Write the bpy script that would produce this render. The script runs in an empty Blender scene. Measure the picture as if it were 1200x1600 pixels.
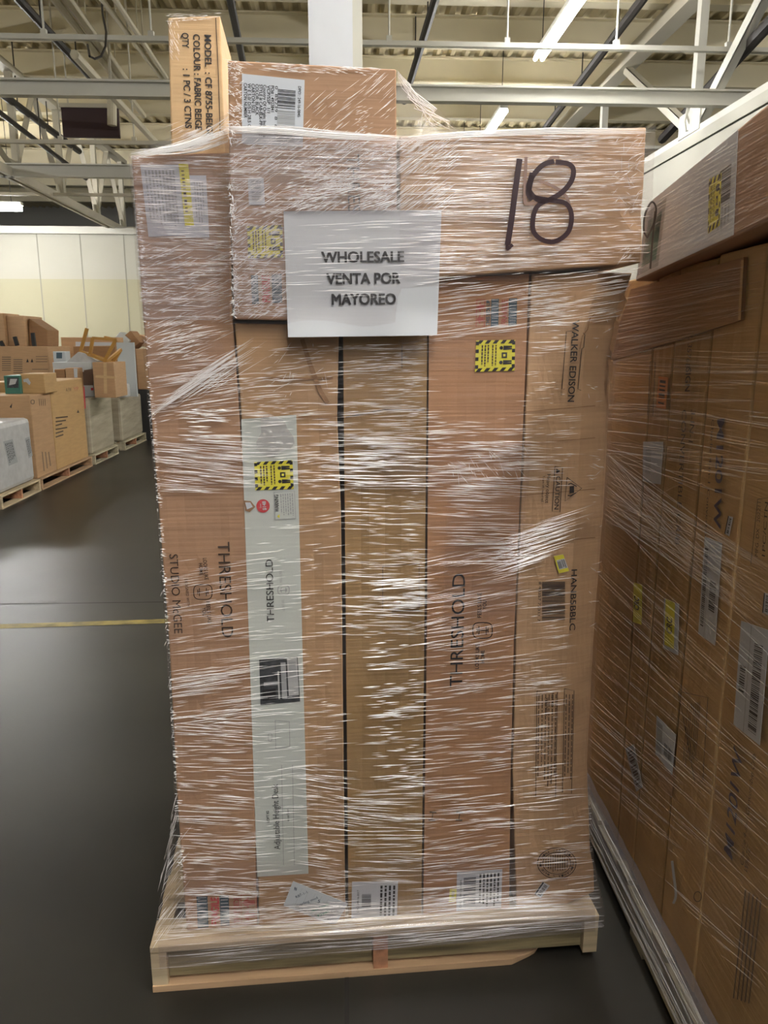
import bpy, bmesh, math, random
from mathutils import Vector, Matrix, noise
random.seed(11)
C = bpy.context.scene.collection
S = bpy.context.scene
rad = math.radians

# ------------------------------------------------------------ camera, world, exposure
FPX, PITCH, YAW, EYE = 1200.0, rad(12.3), rad(2.8), 1.69
FW = Vector((math.sin(YAW), math.cos(YAW), 0)); RT = Vector((math.cos(YAW), -math.sin(YAW), 0)); UPW = Vector((0, 0, 1))
CF = FW*math.cos(PITCH) - UPW*math.sin(PITCH); CU = FW*math.sin(PITCH) + UPW*math.cos(PITCH)
CAM = Vector((0, 0, EYE))
cd = bpy.data.cameras.new('camera'); cam = bpy.data.objects.new('camera', cd); C.objects.link(cam)
cd.sensor_fit = 'VERTICAL'; cd.sensor_height = 24.0; cd.lens = 24.0*FPX/1600.0; cd.clip_start = .05; cd.clip_end = 200
cam.matrix_world = Matrix(((RT.x, CU.x, -CF.x, CAM.x), (RT.y, CU.y, -CF.y, CAM.y), (RT.z, CU.z, -CF.z, CAM.z), (0, 0, 0, 1)))
S.camera = cam
S.view_settings.view_transform = 'Standard'; S.view_settings.look = 'None'; S.view_settings.gamma = 1; S.view_settings.use_curve_mapping = False
S.view_settings.exposure = 2.0
TUBE_POWER = 34.0
wd = bpy.data.worlds.new('world'); S.world = wd; wd.use_nodes = True
wd.node_tree.nodes['Background'].inputs[0].default_value = (1, .97, .92, 1); wd.node_tree.nodes['Background'].inputs[1].default_value = .05
S.cycles.transparent_max_bounces = 24; S.cycles.max_bounces = 8
S.cycles.sample_clamp_indirect = 6

# ------------------------------------------------------------ materials
def mat(name, col, rough=.6, metal=0., spec=.5, emit=None, nz=0., nscale=(8, 8, 8), bump=0., bscale=None, detail=4.):
    m = bpy.data.materials.new(name); m.use_nodes = True; nt = m.node_tree; b = nt.nodes['Principled BSDF']
    b.inputs['Base Color'].default_value = (*col, 1); b.inputs['Roughness'].default_value = rough
    b.inputs['Metallic'].default_value = metal; b.inputs['Specular IOR Level'].default_value = spec
    if emit: b.inputs['Emission Color'].default_value = (*emit[0], 1); b.inputs['Emission Strength'].default_value = emit[1]
    if nz or bump:
        tc = nt.nodes.new('ShaderNodeTexCoord'); mp = nt.nodes.new('ShaderNodeMapping'); mp.inputs['Scale'].default_value = nscale
        n = nt.nodes.new('ShaderNodeTexNoise'); n.inputs['Scale'].default_value = 1; n.inputs['Detail'].default_value = detail
        nt.links.new(tc.outputs['Object'], mp.inputs[0]); nt.links.new(mp.outputs[0], n.inputs['Vector'])
        if nz:
            r = nt.nodes.new('ShaderNodeValToRGB'); r.color_ramp.elements[0].position = .3; r.color_ramp.elements[1].position = .7
            r.color_ramp.elements[0].color = (*[max(0, c*(1-nz)) for c in col], 1); r.color_ramp.elements[1].color = (*[min(1, c*(1+nz)) for c in col], 1)
            nt.links.new(n.outputs['Fac'], r.inputs[0]); nt.links.new(r.outputs[0], b.inputs['Base Color'])
        if bump:
            src = n
            if bscale:
                mp2 = nt.nodes.new('ShaderNodeMapping'); mp2.inputs['Scale'].default_value = bscale
                src = nt.nodes.new('ShaderNodeTexNoise'); src.inputs['Scale'].default_value = 1
                nt.links.new(tc.outputs['Object'], mp2.inputs[0]); nt.links.new(mp2.outputs[0], src.inputs['Vector'])
            bp = nt.nodes.new('ShaderNodeBump'); bp.inputs['Strength'].default_value = bump; bp.inputs['Distance'].default_value = .01
            nt.links.new(src.outputs['Fac'], bp.inputs['Height']); nt.links.new(bp.outputs[0], b.inputs['Normal'])
    return m
def card(name, col): return mat(name, col, .62, 0, .3, nz=.07, nscale=(6, 6, 40), bump=.12, bscale=(1.5, 1.5, 130))
M = {}
M['card_rose'] = card('cardboard_rose', (.395, .235, .14))
M['card_tan'] = card('cardboard_tan', (.44, .275, .15))
M['card_olive'] = card('cardboard_olive', (.37, .235, .105))
M['card_red'] = card('cardboard_reddish', (.43, .235, .125))
M['card_pale'] = card('cardboard_pale', (.50, .32, .18))
M['card_yellow'] = card('cardboard_yellowish', (.56, .385, .21))
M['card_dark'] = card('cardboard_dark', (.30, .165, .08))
M['card_side'] = card('cardboard_amber', (.47, .30, .135))
M['white'] = mat('white_paper', (.50, .52, .55), .55, nz=.02)
M['cool'] = mat('cool_white_paper', (.55, .58, .63), .5, nz=.02)
M['strip'] = mat('printed_white_panel', (.56, .60, .565), .45, nz=.02)
M['ink'] = mat('black_ink', (.012, .011, .013), .5)
M['inkbrown'] = mat('printed_brown_ink', (.05, .028, .016), .6)
M['inkfade'] = mat('faded_ink', (.15, .1, .065), .6)
M['marker'] = mat('marker_ink', (.028, .008, .012), .35)
M['markfade'] = mat('faint_marker_ink', (.24, .15, .12), .5)
M['inkgrey'] = mat('grey_print', (.35, .36, .37), .6)
M['inkviolet'] = mat('violet_ink', (.06, .05, .09), .5)
M['inkblue'] = mat('pen_ink', (.03, .04, .09), .5)
M['inkgreen'] = mat('green_ink', (.03, .3, .18), .5)
M['yellow'] = mat('yellow_sticker', (.72, .66, .05), .45)
M['red'] = mat('red_ink', (.55, .05, .06), .5)
M['redfade'] = mat('red_stamp_ink', (.42, .1, .07), .6)
M['blue'] = mat('slate_blue_ink', (.06, .10, .13), .5)
M['orange'] = mat('orange_sticker', (.6, .2, .03), .5)
M['photo'] = mat('dark_picture', (.05, .055, .06), .4, nz=.5, nscale=(60, 60, 60))
M['photolt'] = mat('light_picture', (.45, .46, .46), .4)
M['wood'] = mat('pale_pine', (.50, .40, .26), .7, nz=.22, nscale=(3, 40, 40), bump=.1)
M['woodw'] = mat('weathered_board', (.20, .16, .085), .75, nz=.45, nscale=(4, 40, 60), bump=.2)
M['woodo'] = mat('orange_pine', (.44, .29, .17), .7, nz=.2, nscale=(3, 40, 40))
M['woodr'] = mat('reddish_block', (.42, .2, .11), .7, nz=.3, nscale=(30, 30, 30))
M['woodd'] = mat('grey_wood', (.45, .40, .28), .7, nz=.2, nscale=(4, 30, 30))
M['chairwood'] = mat('honey_wood', (.42, .22, .045), .45, nz=.15, nscale=(3, 3, 3))
M['steel'] = mat('cream_painted_steel', (.52, .485, .39), .5, nz=.06, nscale=(2, 2, 2))
M['steelw'] = mat('white_painted_steel', (.58, .57, .51), .45, nz=.04, nscale=(2, 2, 2))
M['colw'] = mat('column_white_paint', (.47, .49, .52), .4, nz=.02)
M['deck'] = mat('roof_deck_paint', (.62, .54, .345), .7, nz=.08, nscale=(.6, .6, .6))
M['joist'] = mat('joist_paint', (.72, .65, .47), .7, nz=.06, nscale=(1, 1, 1))
M['pipeb'] = mat('black_pipe', (.022, .018, .016), .5)
M['pipew'] = mat('cream_pipe', (.55, .5, .37), .5)
M['maroon'] = mat('maroon_panel', (.045, .022, .024), .7)
M['wallup'] = mat('upper_wall_paint', (.36, .35, .32), .8, nz=.04, nscale=(.5, .5, .5))
M['wallwhite'] = mat('partition_white', (.46, .45, .385), .7, nz=.03, nscale=(.5, .5, .5))
M['wallcream'] = mat('partition_cream', (.425, .40, .275), .7, nz=.03, nscale=(.5, .5, .5))
M['seam'] = mat('panel_seam', (.30, .29, .24), .8)
M['dark'] = mat('dark_steel', (.02, .02, .02), .5)
M['tube'] = mat('fluorescent_tube', (1, 1, 1), .4, emit=((1, .99, .975), TUBE_POWER))
M['floor'] = mat('sealed_concrete', (.022, .020, .016), .38, 0, .45, nz=.3, nscale=(1.3, 1.3, 1.3), bump=.05, bscale=(3, 3, 3), detail=8)
M['yline'] = mat('worn_yellow_line', (.22, .17, .04), .5, nz=.5, nscale=(9, 9, 9))
M['joint'] = mat('floor_joint', (.016, .014, .012), .7)
M['foam'] = mat('white_foam_wrap', (.48, .48, .48), .4, nz=.1, nscale=(12, 12, 12), bump=.5, bscale=(8, 8, 8))
M['greywrap'] = mat('hazy_wrapped_load', (.42, .37, .28), .2, 0, .9, nz=.14, nscale=(2, 2, 12), bump=1., bscale=(3, 3, 16))
M['whitelam'] = mat('white_laminate', (.5, .53, .54), .4)
M['green'] = mat('teal_print', (.05, .17, .13), .5)
M['brownpr'] = mat('brown_print', (.16, .1, .07), .5)

def film_mat(name, tint, lo, hi, scale=(2.2, 2.2, 130), p0=.42, p1=.75, bump=.5, diff=.45):
    m = bpy.data.materials.new(name); m.use_nodes = True; nt = m.node_tree; nt.nodes.clear(); N = nt.nodes.new; Lk = nt.links.new
    out = N('ShaderNodeOutputMaterial'); tc = N('ShaderNodeTexCoord'); mp = N('ShaderNodeMapping'); mp.inputs['Scale'].default_value = scale
    n = N('ShaderNodeTexNoise'); n.inputs['Scale'].default_value = 1; n.inputs['Detail'].default_value = 3
    mp2 = N('ShaderNodeMapping'); mp2.inputs['Scale'].default_value = (3, 3, 4); n2 = N('ShaderNodeTexNoise'); n2.inputs['Scale'].default_value = 1
    Lk(tc.outputs['Object'], mp.inputs[0]); Lk(mp.outputs[0], n.inputs['Vector']); Lk(tc.outputs['Object'], mp2.inputs[0]); Lk(mp2.outputs[0], n2.inputs['Vector'])
    mr = N('ShaderNodeMapRange'); mr.inputs[1].default_value = p0; mr.inputs[2].default_value = p1; mr.inputs[3].default_value = lo; mr.inputs[4].default_value = hi
    ad = N('ShaderNodeMath'); ad.operation = 'MULTIPLY_ADD'; ad.inputs[1].default_value = .5; Lk(n2.outputs['Fac'], ad.inputs[0])
    ad2 = N('ShaderNodeMath'); ad2.operation = 'MULTIPLY'; ad2.inputs[1].default_value = .75; Lk(n.outputs['Fac'], ad2.inputs[0]); Lk(ad2.outputs[0], ad.inputs[2])
    Lk(ad.outputs[0], mr.inputs[0])
    bp = N('ShaderNodeBump'); bp.inputs['Strength'].default_value = bump; bp.inputs['Distance'].default_value = .004; Lk(n.outputs['Fac'], bp.inputs['Height'])
    g = N('ShaderNodeBsdfGlossy'); g.inputs['Roughness'].default_value = .22; Lk(bp.outputs[0], g.inputs['Normal'])
    d = N('ShaderNodeBsdfDiffuse'); d.inputs['Color'].default_value = (.82, .78, .79, 1); Lk(bp.outputs[0], d.inputs['Normal'])
    mx = N('ShaderNodeMixShader'); mx.inputs[0].default_value = diff; Lk(g.outputs[0], mx.inputs[1]); Lk(d.outputs[0], mx.inputs[2])
    t = N('ShaderNodeBsdfTransparent'); t.inputs['Color'].default_value = (*tint, 1)
    m2 = N('ShaderNodeMixShader'); Lk(mr.outputs[0], m2.inputs[0]); Lk(t.outputs[0], m2.inputs[1]); Lk(mx.outputs[0], m2.inputs[2]); Lk(m2.outputs[0], out.inputs['Surface'])
    return m
M['film'] = film_mat('stretch_film', (.985, .97, .97), .005, .11, diff=.25)
M['filmd'] = film_mat('stretch_film_doubled', (.96, .935, .95), .05, .30, diff=.35)
M['filmt'] = film_mat('stretch_film_taut', (.97, .96, .95), .05, .16, scale=(30, 30, 30))
M['filmk'] = film_mat('stretch_film_shaded', (.97, .96, .96), .0, .05)
def ridge_mat(name, a, rough=.22):
    m = mat(name, (.97, .95, .95), rough, 0, .9); b = m.node_tree.nodes['Principled BSDF']; b.inputs['Alpha'].default_value = a; return m  # near-white colour carries the lamp glints on film wrinkles and strands
M['ridge'] = ridge_mat('film_wrinkle_glint', .86)
M['ridgek'] = ridge_mat('film_strand', .26)
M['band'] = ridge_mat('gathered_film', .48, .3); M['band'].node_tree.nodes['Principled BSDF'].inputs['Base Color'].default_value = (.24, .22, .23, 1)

# ------------------------------------------------------------ mesh building
MATS = {}
class MB:
    def __init__(s): s.v, s.f, s.m, s.mats = [], [], [], []
    def mi(s, m):
        if m not in s.mats: s.mats.append(m)
        return s.mats.index(m)
    def add(s, vs, fs, m):
        k = len(s.v); s.v += [Vector(p) for p in vs]; i = s.mi(m)
        for f in fs: s.f.append(tuple(k+j for j in f)); s.m.append(i)
    def quad(s, a, b, c, d, m): s.add([a, b, c, d], [(0, 1, 2, 3)], m)
    def hexa(s, q, dv, m):                       # a quad TL,TR,BR,BL pushed along dv
        q = [Vector(p) for p in q]; s.add(q + [p+dv for p in q], [(3, 2, 1, 0), (4, 5, 6, 7), (0, 1, 5, 4), (1, 2, 6, 5), (2, 3, 7, 6), (3, 0, 4, 7)], m)
    def box(s, o, x, y, z, m):                   # corner o, edge vectors x y z
        o = Vector(o); s.hexa([o+z, o+x+z, o+x, o], y, m)
    def abox(s, x0, x1, y0, y1, z0, z1, m): s.box((x0, y0, z0), Vector((x1-x0, 0, 0)), Vector((0, y1-y0, 0)), Vector((0, 0, z1-z0)), m)
    def tube(s, pts, r, m, n=8, square=False):
        pts = [Vector(p) for p in pts]; rings = []
        for i, p in enumerate(pts):
            d = (pts[min(i+1, len(pts)-1)] - pts[max(i-1, 0)]).normalized()
            a = d.cross(Vector((0, 0, 1)) if abs(d.z) < .9 else Vector((1, 0, 0))).normalized(); b = d.cross(a)
            nn = 4 if square else n; ph = math.pi/4 if square else 0
            rings.append([p + (a*math.cos(2*math.pi*k/nn+ph) + b*math.sin(2*math.pi*k/nn+ph))*r for k in range(nn)])
        nn = len(rings[0]); vs = [v for rg in rings for v in rg]
        fs = [(i*nn+k, i*nn+(k+1) % nn, (i+1)*nn+(k+1) % nn, (i+1)*nn+k) for i in range(len(pts)-1) for k in range(nn)]
        fs += [tuple(range(nn))[::-1], tuple((len(pts)-1)*nn+k for k in range(nn))]
        s.add(vs, fs, m)
    def build(s, name, parent=None, rotz=0., bevel=0., smooth=False, fix=False):
        me = bpy.data.meshes.new(name)
        if parent is None:
            R = Matrix.Rotation(rotz, 4, 'Z'); Ri = R.inverted(); q = [Ri @ p for p in s.v]
            lo = [min(p[i] for p in q) for i in range(3)]; hi = [max(p[i] for p in q) for i in range(3)]
            base = R @ Vector(((lo[0]+hi[0])/2, (lo[1]+hi[1])/2, lo[2])); W = Matrix.Translation(base) @ R
        else: W = MATS[parent.name]
        Wi = W.inverted(); me.from_pydata([Wi @ p for p in s.v], [], s.f)
        for m in s.mats: me.materials.append(M[m])
        me.polygons.foreach_set('material_index', s.m)
        if fix:
            b = bmesh.new(); b.from_mesh(me); bmesh.ops.recalc_face_normals(b, faces=b.faces[:]); b.to_mesh(me); b.free()
        if smooth: me.polygons.foreach_set('use_smooth', [True]*len(me.polygons))
        me.update(); o = bpy.data.objects.new(name, me); C.objects.link(o)
        if parent is None: o.location = base; o.rotation_euler = (0, 0, rotz); MATS[o.name] = W
        else: o.parent = parent; MATS[o.name] = W
        if bevel:
            bm = o.modifiers.new('bevel', 'BEVEL'); bm.width = bevel; bm.segments = 2; bm.limit_method = 'ANGLE'; bm.angle_limit = rad(50)
        return o
def empty(name, loc, rotz=0.):
    o = bpy.data.objects.new(name, None); C.objects.link(o); o.location = loc; o.rotation_euler = (0, 0, rotz); o.empty_display_size = .1
    MATS[o.name] = Matrix.Translation(Vector(loc)) @ Matrix.Rotation(rotz, 4, 'Z'); return o
def tag(o, label, cat, group=None, kind=None):
    o['label'] = label; o['category'] = cat
    if group: o['group'] = group
    if kind: o['kind'] = kind
    return o
def struct(o, label=None): 
    o['kind'] = 'structure'
    if label: o['label'] = label
    return o

def ray(px, py): return (CF + RT*((px-600)/FPX) + CU*((800-py)/FPX)).normalized()
def hit(px, py, p0, n):
    d = ray(px, py); return CAM + d*((Vector(p0)-CAM).dot(n)/d.dot(n))
def WX(px, py, x): return hit(px, py, (x, 0, 0), Vector((1, 0, 0)))
def WY(px, py, y): return hit(px, py, (0, y, 0), Vector((0, 1, 0)))
def WZ(px, py, z): return hit(px, py, (0, 0, z), Vector((0, 0, 1)))

TXT = {}
def glyphs(body, bold):
    k = (body, bold)
    if k not in TXT:
        cu = bpy.data.curves.new('t', 'FONT'); cu.body = body; cu.size = 1; cu.offset = bold; cu.resolution_u = 3
        o = bpy.data.objects.new('t', cu); me = bpy.data.meshes.new_from_object(o)
        vs = [(v.co.x, v.co.y) for v in me.vertices]; fs = [tuple(p.vertices) for p in me.polygons]
        bpy.data.objects.remove(o); bpy.data.curves.remove(cu); bpy.data.meshes.remove(me); TXT[k] = (vs, fs)
    return TXT[k]
CAP = .71
class Face:                                       # a flat face: point, normal towards the viewer's side
    def __init__(s, p0, n): s.p0, s.n = Vector(p0), Vector(n).normalized()
    def pt(s, px, py, off=0.): return hit(px, py, s.p0 + s.n*off, s.n)
    def text(s, mb, body, a, b, h, m='ink', off=.0022, bold=0.):
        A, B = s.pt(*a, off), s.pt(*b, off); r = (B-A).normalized(); u = s.n.cross(r); L = (B-A).length
        k = L/max(1e-6, math.hypot(b[0]-a[0], b[1]-a[1])); vs, fs = glyphs(body, bold)
        if not vs: return
        dx, dy = b[0]-a[0], b[1]-a[1]; D = max(1e-6, math.hypot(dx, dy)); H = abs((s.pt(a[0]+dy/D*h, a[1]-dx/D*h, off)-A).dot(u))/CAP
        x0 = min(v[0] for v in vs); x1 = max(v[0] for v in vs)
        mb.add([A + r*((x-x0)/(x1-x0)*L) + u*(y*H) for x, y in vs], fs, m)
    def poly(s, mb, pts, m, off=.002): mb.add([s.pt(x, y, off) for x, y in pts], [tuple(range(len(pts)))[::-1]], m)
    def stroke(s, mb, pts, wpx, m, off=.0022, fn=None):
        P = [Vector((x, y)) for x, y in pts]; vs = []
        for i, p in enumerate(P):
            d = (P[min(i+1, len(P)-1)]-P[max(i-1, 0)]).normalized(); q = Vector((-d.y, d.x))*wpx*.5
            for t in (p+q, p-q): vs.append(fn(t.x, t.y) if fn else s.pt(t.x, t.y, off))
        mb.add(vs, [(2*i, 2*i+1, 2*i+3, 2*i+2) for i in range(len(P)-1)], m)
    def frame(s, mb, q, wpx, m, off=.0022): s.stroke(mb, list(q)+[q[0]], wpx, m, off)
class Label:                                      # a sticker given by its four corners TL TR BR BL on a face
    def __init__(s, face, q, m, off=.0018, thick=.0006):
        s.face, s.off, s.mb = face, off, MB(); s.q = [face.pt(x, y, off) for x, y in q]
        s.mb.hexa(s.q, -face.n*thick, m)
    def p(s, u, v, e=.0005):
        a, b, c, d = s.q; return (a.lerp(b, u)).lerp(d.lerp(c, u), v) + s.face.n*e
    def rect(s, u0, v0, u1, v1, m, e=.0005): s.mb.add([s.p(u0, v0, e), s.p(u0, v1, e), s.p(u1, v1, e), s.p(u1, v0, e)], [(0, 1, 2, 3)], m)
    def poly(s, pts, m, e=.0005): s.mb.add([s.p(u, v, e) for u, v in pts], [tuple(range(len(pts)))], m)
    def bars(s, u0, v0, u1, v1, n, m='ink', along='u', seed=1):
        R = random.Random(seed)
        for i in range(n):
            t0 = (i + R.random()*.3)/n; t1 = t0 + (.25+.5*R.random())/n
            if along == 'u': s.rect(u0+(u1-u0)*t0, v0, u0+(u1-u0)*t1, v1, m)
            else: s.rect(u0, v0+(v1-v0)*t0, u1, v0+(v1-v0)*t1, m)
    def dashes(s, u0, v0, u1, v1, rows, m='inkgrey', along='u', seed=2, fill=.45):   # print too small to read
        R = random.Random(seed)
        for i in range(rows):
            a = (i+.2)/rows; b = a + fill/rows; t = 0.; end = .75+.25*R.random()
            while t < end:
                w = .05+.1*R.random()
                if along == 'u': s.rect(u0+(u1-u0)*t, v0+(v1-v0)*a, u0+(u1-u0)*min(end, t+w), v0+(v1-v0)*b, m)
                else: s.rect(u0+(u1-u0)*a, v0+(v1-v0)*t, u0+(u1-u0)*b, v0+(v1-v0)*min(end, t+w), m)
                t += w+.03
    def text(s, body, u0, v0, u1, v1, h, m='ink', bold=0., e=.0006):                  # baseline from (u0,v0) to (u1,v1); h = letter height in metres
        A, B = s.p(u0, v0, e), s.p(u1, v1, e); r = (B-A).normalized(); up = s.face.n.cross(r); vs, fs = glyphs(body, bold)
        x0 = min(v[0] for v in vs); x1 = max(v[0] for v in vs); L = (B-A).length
        s.mb.add([A + r*((x-x0)/(x1-x0)*L) + up*(y*h/CAP) for x, y in vs], fs, m)
    def hazard(s, t=.11, n=5):
        for i in range(n):
            a = (i+.1)/n; b = a+.5/n; k = .35/n
            s.poly([(a+k, 0), (a, t), (b, t), (b+k, 0)], 'ink'); s.poly([(a+k, 1-t), (a, 1), (b, 1), (b+k, 1-t)], 'ink')
        for i in range(4):
            a = (i+.15)/4; b = a+.45/4
            s.rect(0, a, t*.7, b, 'ink'); s.rect(1-t*.7, a, 1, b, 'ink')
    def lifters(s):                                # two people carrying a box, lying on their side
        for v in (.25, .72):
            s.poly([(.62, v-.05), (.66, v-.06), (.69, v-.03), (.69, v+.03), (.66, v+.06), (.62, v+.05), (.6, v)], 'ink')
            s.rect(.50, v-.075, .60, v+.075, 'ink') if False else None
            s.poly([(.70, v-.07), (.92, v-.06), (.92, v-.01), (.80, v), (.92, v+.01), (.92, v+.06), (.70, v+.07)], 'ink')
        s.rect(.66, .40, .80, .58, 'ink'); s.rect(.70, .45, .76, .53, 'yellow', .0008)
        s.dashes(.13, .15, .36, .86, 3, 'inkbrown', 'v', 5, .5)
        s.dashes(.40, .15, .56, .86, 2, 'inkbrown', 'v', 6, .4)
    def done(s, name, parent, lab=None):
        o = s.mb.build(name, parent)
        if lab: o['label'] = lab
        return o
def interp(tab, y):
    if y <= tab[0][0]: return tab[0][1]
    for (a, b), (c, d) in zip(tab, tab[1:]):
        if y <= c: return b + (d-b)*(y-a)/(c-a)
    return tab[-1][1]

# ------------------------------------------------------------ room shell
mb = MB(); mb.abox(-16, 14, -12, 30, -.1, 0, 'floor'); floor = struct(mb.build('floor'), 'dark grey sealed concrete floor')
mb = MB()
for a, b, w in (((-60, 945), (420, 939), .012),): 
    p, q = WZ(*a, .001), WZ(*b, .001); mb.quad(p, q, q+Vector((0, w, 0)), p+Vector((0, w, 0)), 'joint')
p = WZ(542, 1530, .001); mb.quad(p+Vector((-.006, -2.5, 0)), p+Vector((.006, -2.5, 0)), p+Vector((.006, 3.4, 0)), p+Vector((-.006, 3.4, 0)), 'joint')
mb.build('floor_joint', floor)
mb = MB(); p, q = WZ(-250, 990, .0015), WZ(430, 968, .0015); mb.quad(p, q, q+Vector((0, .075, 0)), p+Vector((0, .075, 0)), 'yline')
mb.build('yellow_floor_line', floor)['label'] = 'worn yellow painted line'
DECK = 6.5
mb = MB(); prof = []
x = -16.
while x < 14: prof += [(x, DECK), (x+.05, DECK-.06), (x+.11, DECK-.06), (x+.16, DECK)]; x += .24
vs = []
for px_, pz in prof: vs += [(px_, -12, pz), (px_, 30, pz)]
mb.add(vs, [(2*i, 2*i+1, 2*i+3, 2*i+2) for i in range(len(prof)-1)], 'deck')
mb.quad((-16, -12, DECK+.1), (14, -12, DECK+.1), (14, 30, DECK+.1), (-16, 30, DECK+.1), 'deck')
struct(mb.build('ceiling'), 'corrugated cream metal roof deck')
def ibeam(mb, a, b, h, w, m, t=.02):
    a, b = Vector(a), Vector(b); d = (b-a).normalized(); s_ = d.cross(UPW).normalized(); z = Vector((0, 0, 1))
    for o0, ww, z0, hh in ((-w/2, w, 0, t), (-w/2, w, h-t, t), (-t/2, t, t, h-2*t)):
        mb.box(a + s_*o0 + z*z0, b-a, s_*ww, z*hh, m)
jn = 0
for py in (-260, -110, -30, 45, 107, 165, 212, 250, 282, 308):
    y = WZ(600, py, DECK-.25).y
    if y > 29: continue
    mb = MB(); ibeam(mb, (-15.9, y, DECK-.48), (13.9, y, DECK-.48), .40, .2, 'joist'); struct(mb.build('roof_joist' if not jn else 'roof_joist.%03d' % jn)); jn += 1
YW = 19.0
mb = MB(); zt = WY(130, 366, YW).z; zc = WY(100, 436, YW).z
mb.abox(-16, 4.2, YW, YW+.15, 0, zc, 'wallcream'); mb.abox(-16, 4.2, YW, YW+.15, zc, zt, 'wallwhite')
wb = struct(mb.build('wall_back'), 'cream panelled partition wall, whiter above')
mb = MB()
for px_ in (-90, -15, 60, 127, 195, 262):
    x = WY(px_, 400, YW).x; mb.abox(x-.012, x+.012, YW-.006, YW, 0, zt, 'seam')
mb.build('panel_seam', wb)
mb = MB(); mb.abox(-16, 4.2, YW-.1, YW+.2, zt, zt+.16, 'steelw'); mb.build('top_channel', wb)
mb = MB(); mb.abox(-16, 14, 29.5, 29.8, 0, DECK, 'wallup'); struct(mb.build('wall_north'))
mb = MB(); mb.abox(-16.2, -16, -12, 29.8, 0, DECK+.1, 'wallcream'); struct(mb.build('wall_left'))
mb = MB(); mb.abox(14, 14.2, -12, 29.8, 0, DECK+.1, 'wallcream'); struct(mb.build('wall_far_right'))
XR = 4.3
ztr = WX(1100, 201, XR).z
mb = MB(); mb.abox(XR, XR+.15, -3, YW-.01, 0, ztr-.14, 'wallwhite'); wr = struct(mb.build('wall_right'), 'white partition wall behind the neighbouring load')
mb = MB(); mb.abox(XR-.02, XR+.17, -3, YW-.01, ztr-.125, ztr, 'wallwhite'); mb.build('top_cap', wr)
mb = MB(); mb.abox(XR+.01, XR+.14, -3, YW-.02, ztr-.14, ztr-.125, 'dark'); mb.build('dark_strip', wr)  # dark strip set between the wall and its cap

# lateral steel
def lateral(name, pyl, z, h, w, m, x0, x1, label, pxm=600, rods=()):
    y = WZ(pxm, pyl, z).y; mb = MB()
    if h > .1: ibeam(mb, (x0, y, z-h/2), (x1, y, z-h/2), h, w, m)
    else: mb.abox(x0, x1, y-w/2, y+w/2, z-h/2, z+h/2, m)
    o = struct(mb.build(name), label)
    for px_ in rods:
        x = WY(px_, pyl, y).x; r = MB(); r.tube([(x, y, z+h/2), (x, y, DECK-.1)], .012, m, 6); r.build('hanger_rod', o); r = MB(); r.abox(x-.03, x+.03, y-.03, y+.03, z+h/2, z+h/2+.05, m); r.build('rod_clamp', o)
    return y
lateral('trim_1', 146, 4.45, .17, .12, 'steelw', -12, 4.9, 'white steel beam spanning the hall')
lateral('trim_2', 68, 4.95, .05, .06, 'steelw', -12, 5.6, 'thin white rail hung on rods', rods=(70, 497-260, 608, 792, 963, 1138))
lateral('trim_3', 222, 4.5, .05, .06, 'steel', -14, -1, 'thin cream rail under the maroon panel', 100, rods=(95, 210))
lateral('trim_4', 267, 4.4, .2, .12, 'steelw', -14, -1, 'white steel beam crossing behind the left truss', 100)
lateral('trim_5', 304, 4.35, .05, .06, 'steel', -14, -1, 'thin cream rail below the white beam', 100)
lateral('trim_6', 231, 4.9, .05, .06, 'steelw', 2, 8, 'thin white rail by the right partition', 1050)
# trusses along the hall
def angle_bar(mb, a, b, w, m='steel'):
    a, b = Vector(a), Vector(b); d = (b-a).normalized(); s_ = d.cross(Vector((1, 0, 0))).normalized()
    mb.box(a - s_*w/2 + Vector((-.05, 0, 0)), b-a, s_*w, Vector((.012, 0, 0)), m); mb.box(a - s_*w/2 + Vector((-.05, 0, 0)), b-a, s_*.012, Vector((.1, 0, 0)), m)
XT = WZ(195, 362, 4.38).x
yt0, yt1 = 3.0, WX(200, 366, XT).y
tr = empty('roof_truss', (XT, yt0, 4.3)); tag(tr, 'cream steel roof truss running back above the left boxes', 'truss')
mb = MB()
for dx in (-.09, .03): mb.abox(XT+dx, XT+dx+.06, yt0, yt1, 4.3, 4.44, 'steel')
mb.build('bottom_chord', tr); mb = MB(); mb.abox(XT-.09, XT+.09, yt0, yt1, 5.95, 6.05, 'steel'); mb.build('top_chord', tr)
ys = [WX(px_, 300, XT).y for px_ in (30, 97, 150, 190)]; ys = [4, 6.5] + ys
for i, y in enumerate(ys):
    mb = MB(); mb.abox(XT-.05, XT+.05, y-.05, y+.05, 4.44, 5.95, 'steel'); mb.build('vertical_web', tr)
    mb = MB(); mb.box((XT-.02, y-.25, 4.36), Vector((0, .5, 0)), Vector((.015, 0, 0)), Vector((0, 0, .26)), 'steel'); mb.build('gusset_plate', tr)
    if i: mb = MB(); angle_bar(mb, (XT, y, 4.45), (XT, (y+ys[i-1])/2, 5.95), .09); mb.build('diagonal_web', tr); mb = MB(); angle_bar(mb, (XT, ys[i-1], 4.45), (XT, (y+ys[i-1])/2, 5.95), .09); mb.build('diagonal_web', tr)
tr = empty('roof_truss.001', (XR, 3, ztr)); tag(tr, 'cream steel truss standing over the right partition wall', 'truss')
XT2 = XR+.05; yj = WX(1083, 217, XT2).y
mb = MB(); mb.abox(XT2-.12, XT2+.12, 3, 24, 5.8, 6.0, 'steel'); mb.build('top_chord', tr)
mb = MB(); mb.abox(XT2-.06, XT2+.06, 3, 18.9, ztr+.002, ztr+.08, 'steelw'); mb.build('bottom_chord', tr)
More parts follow.
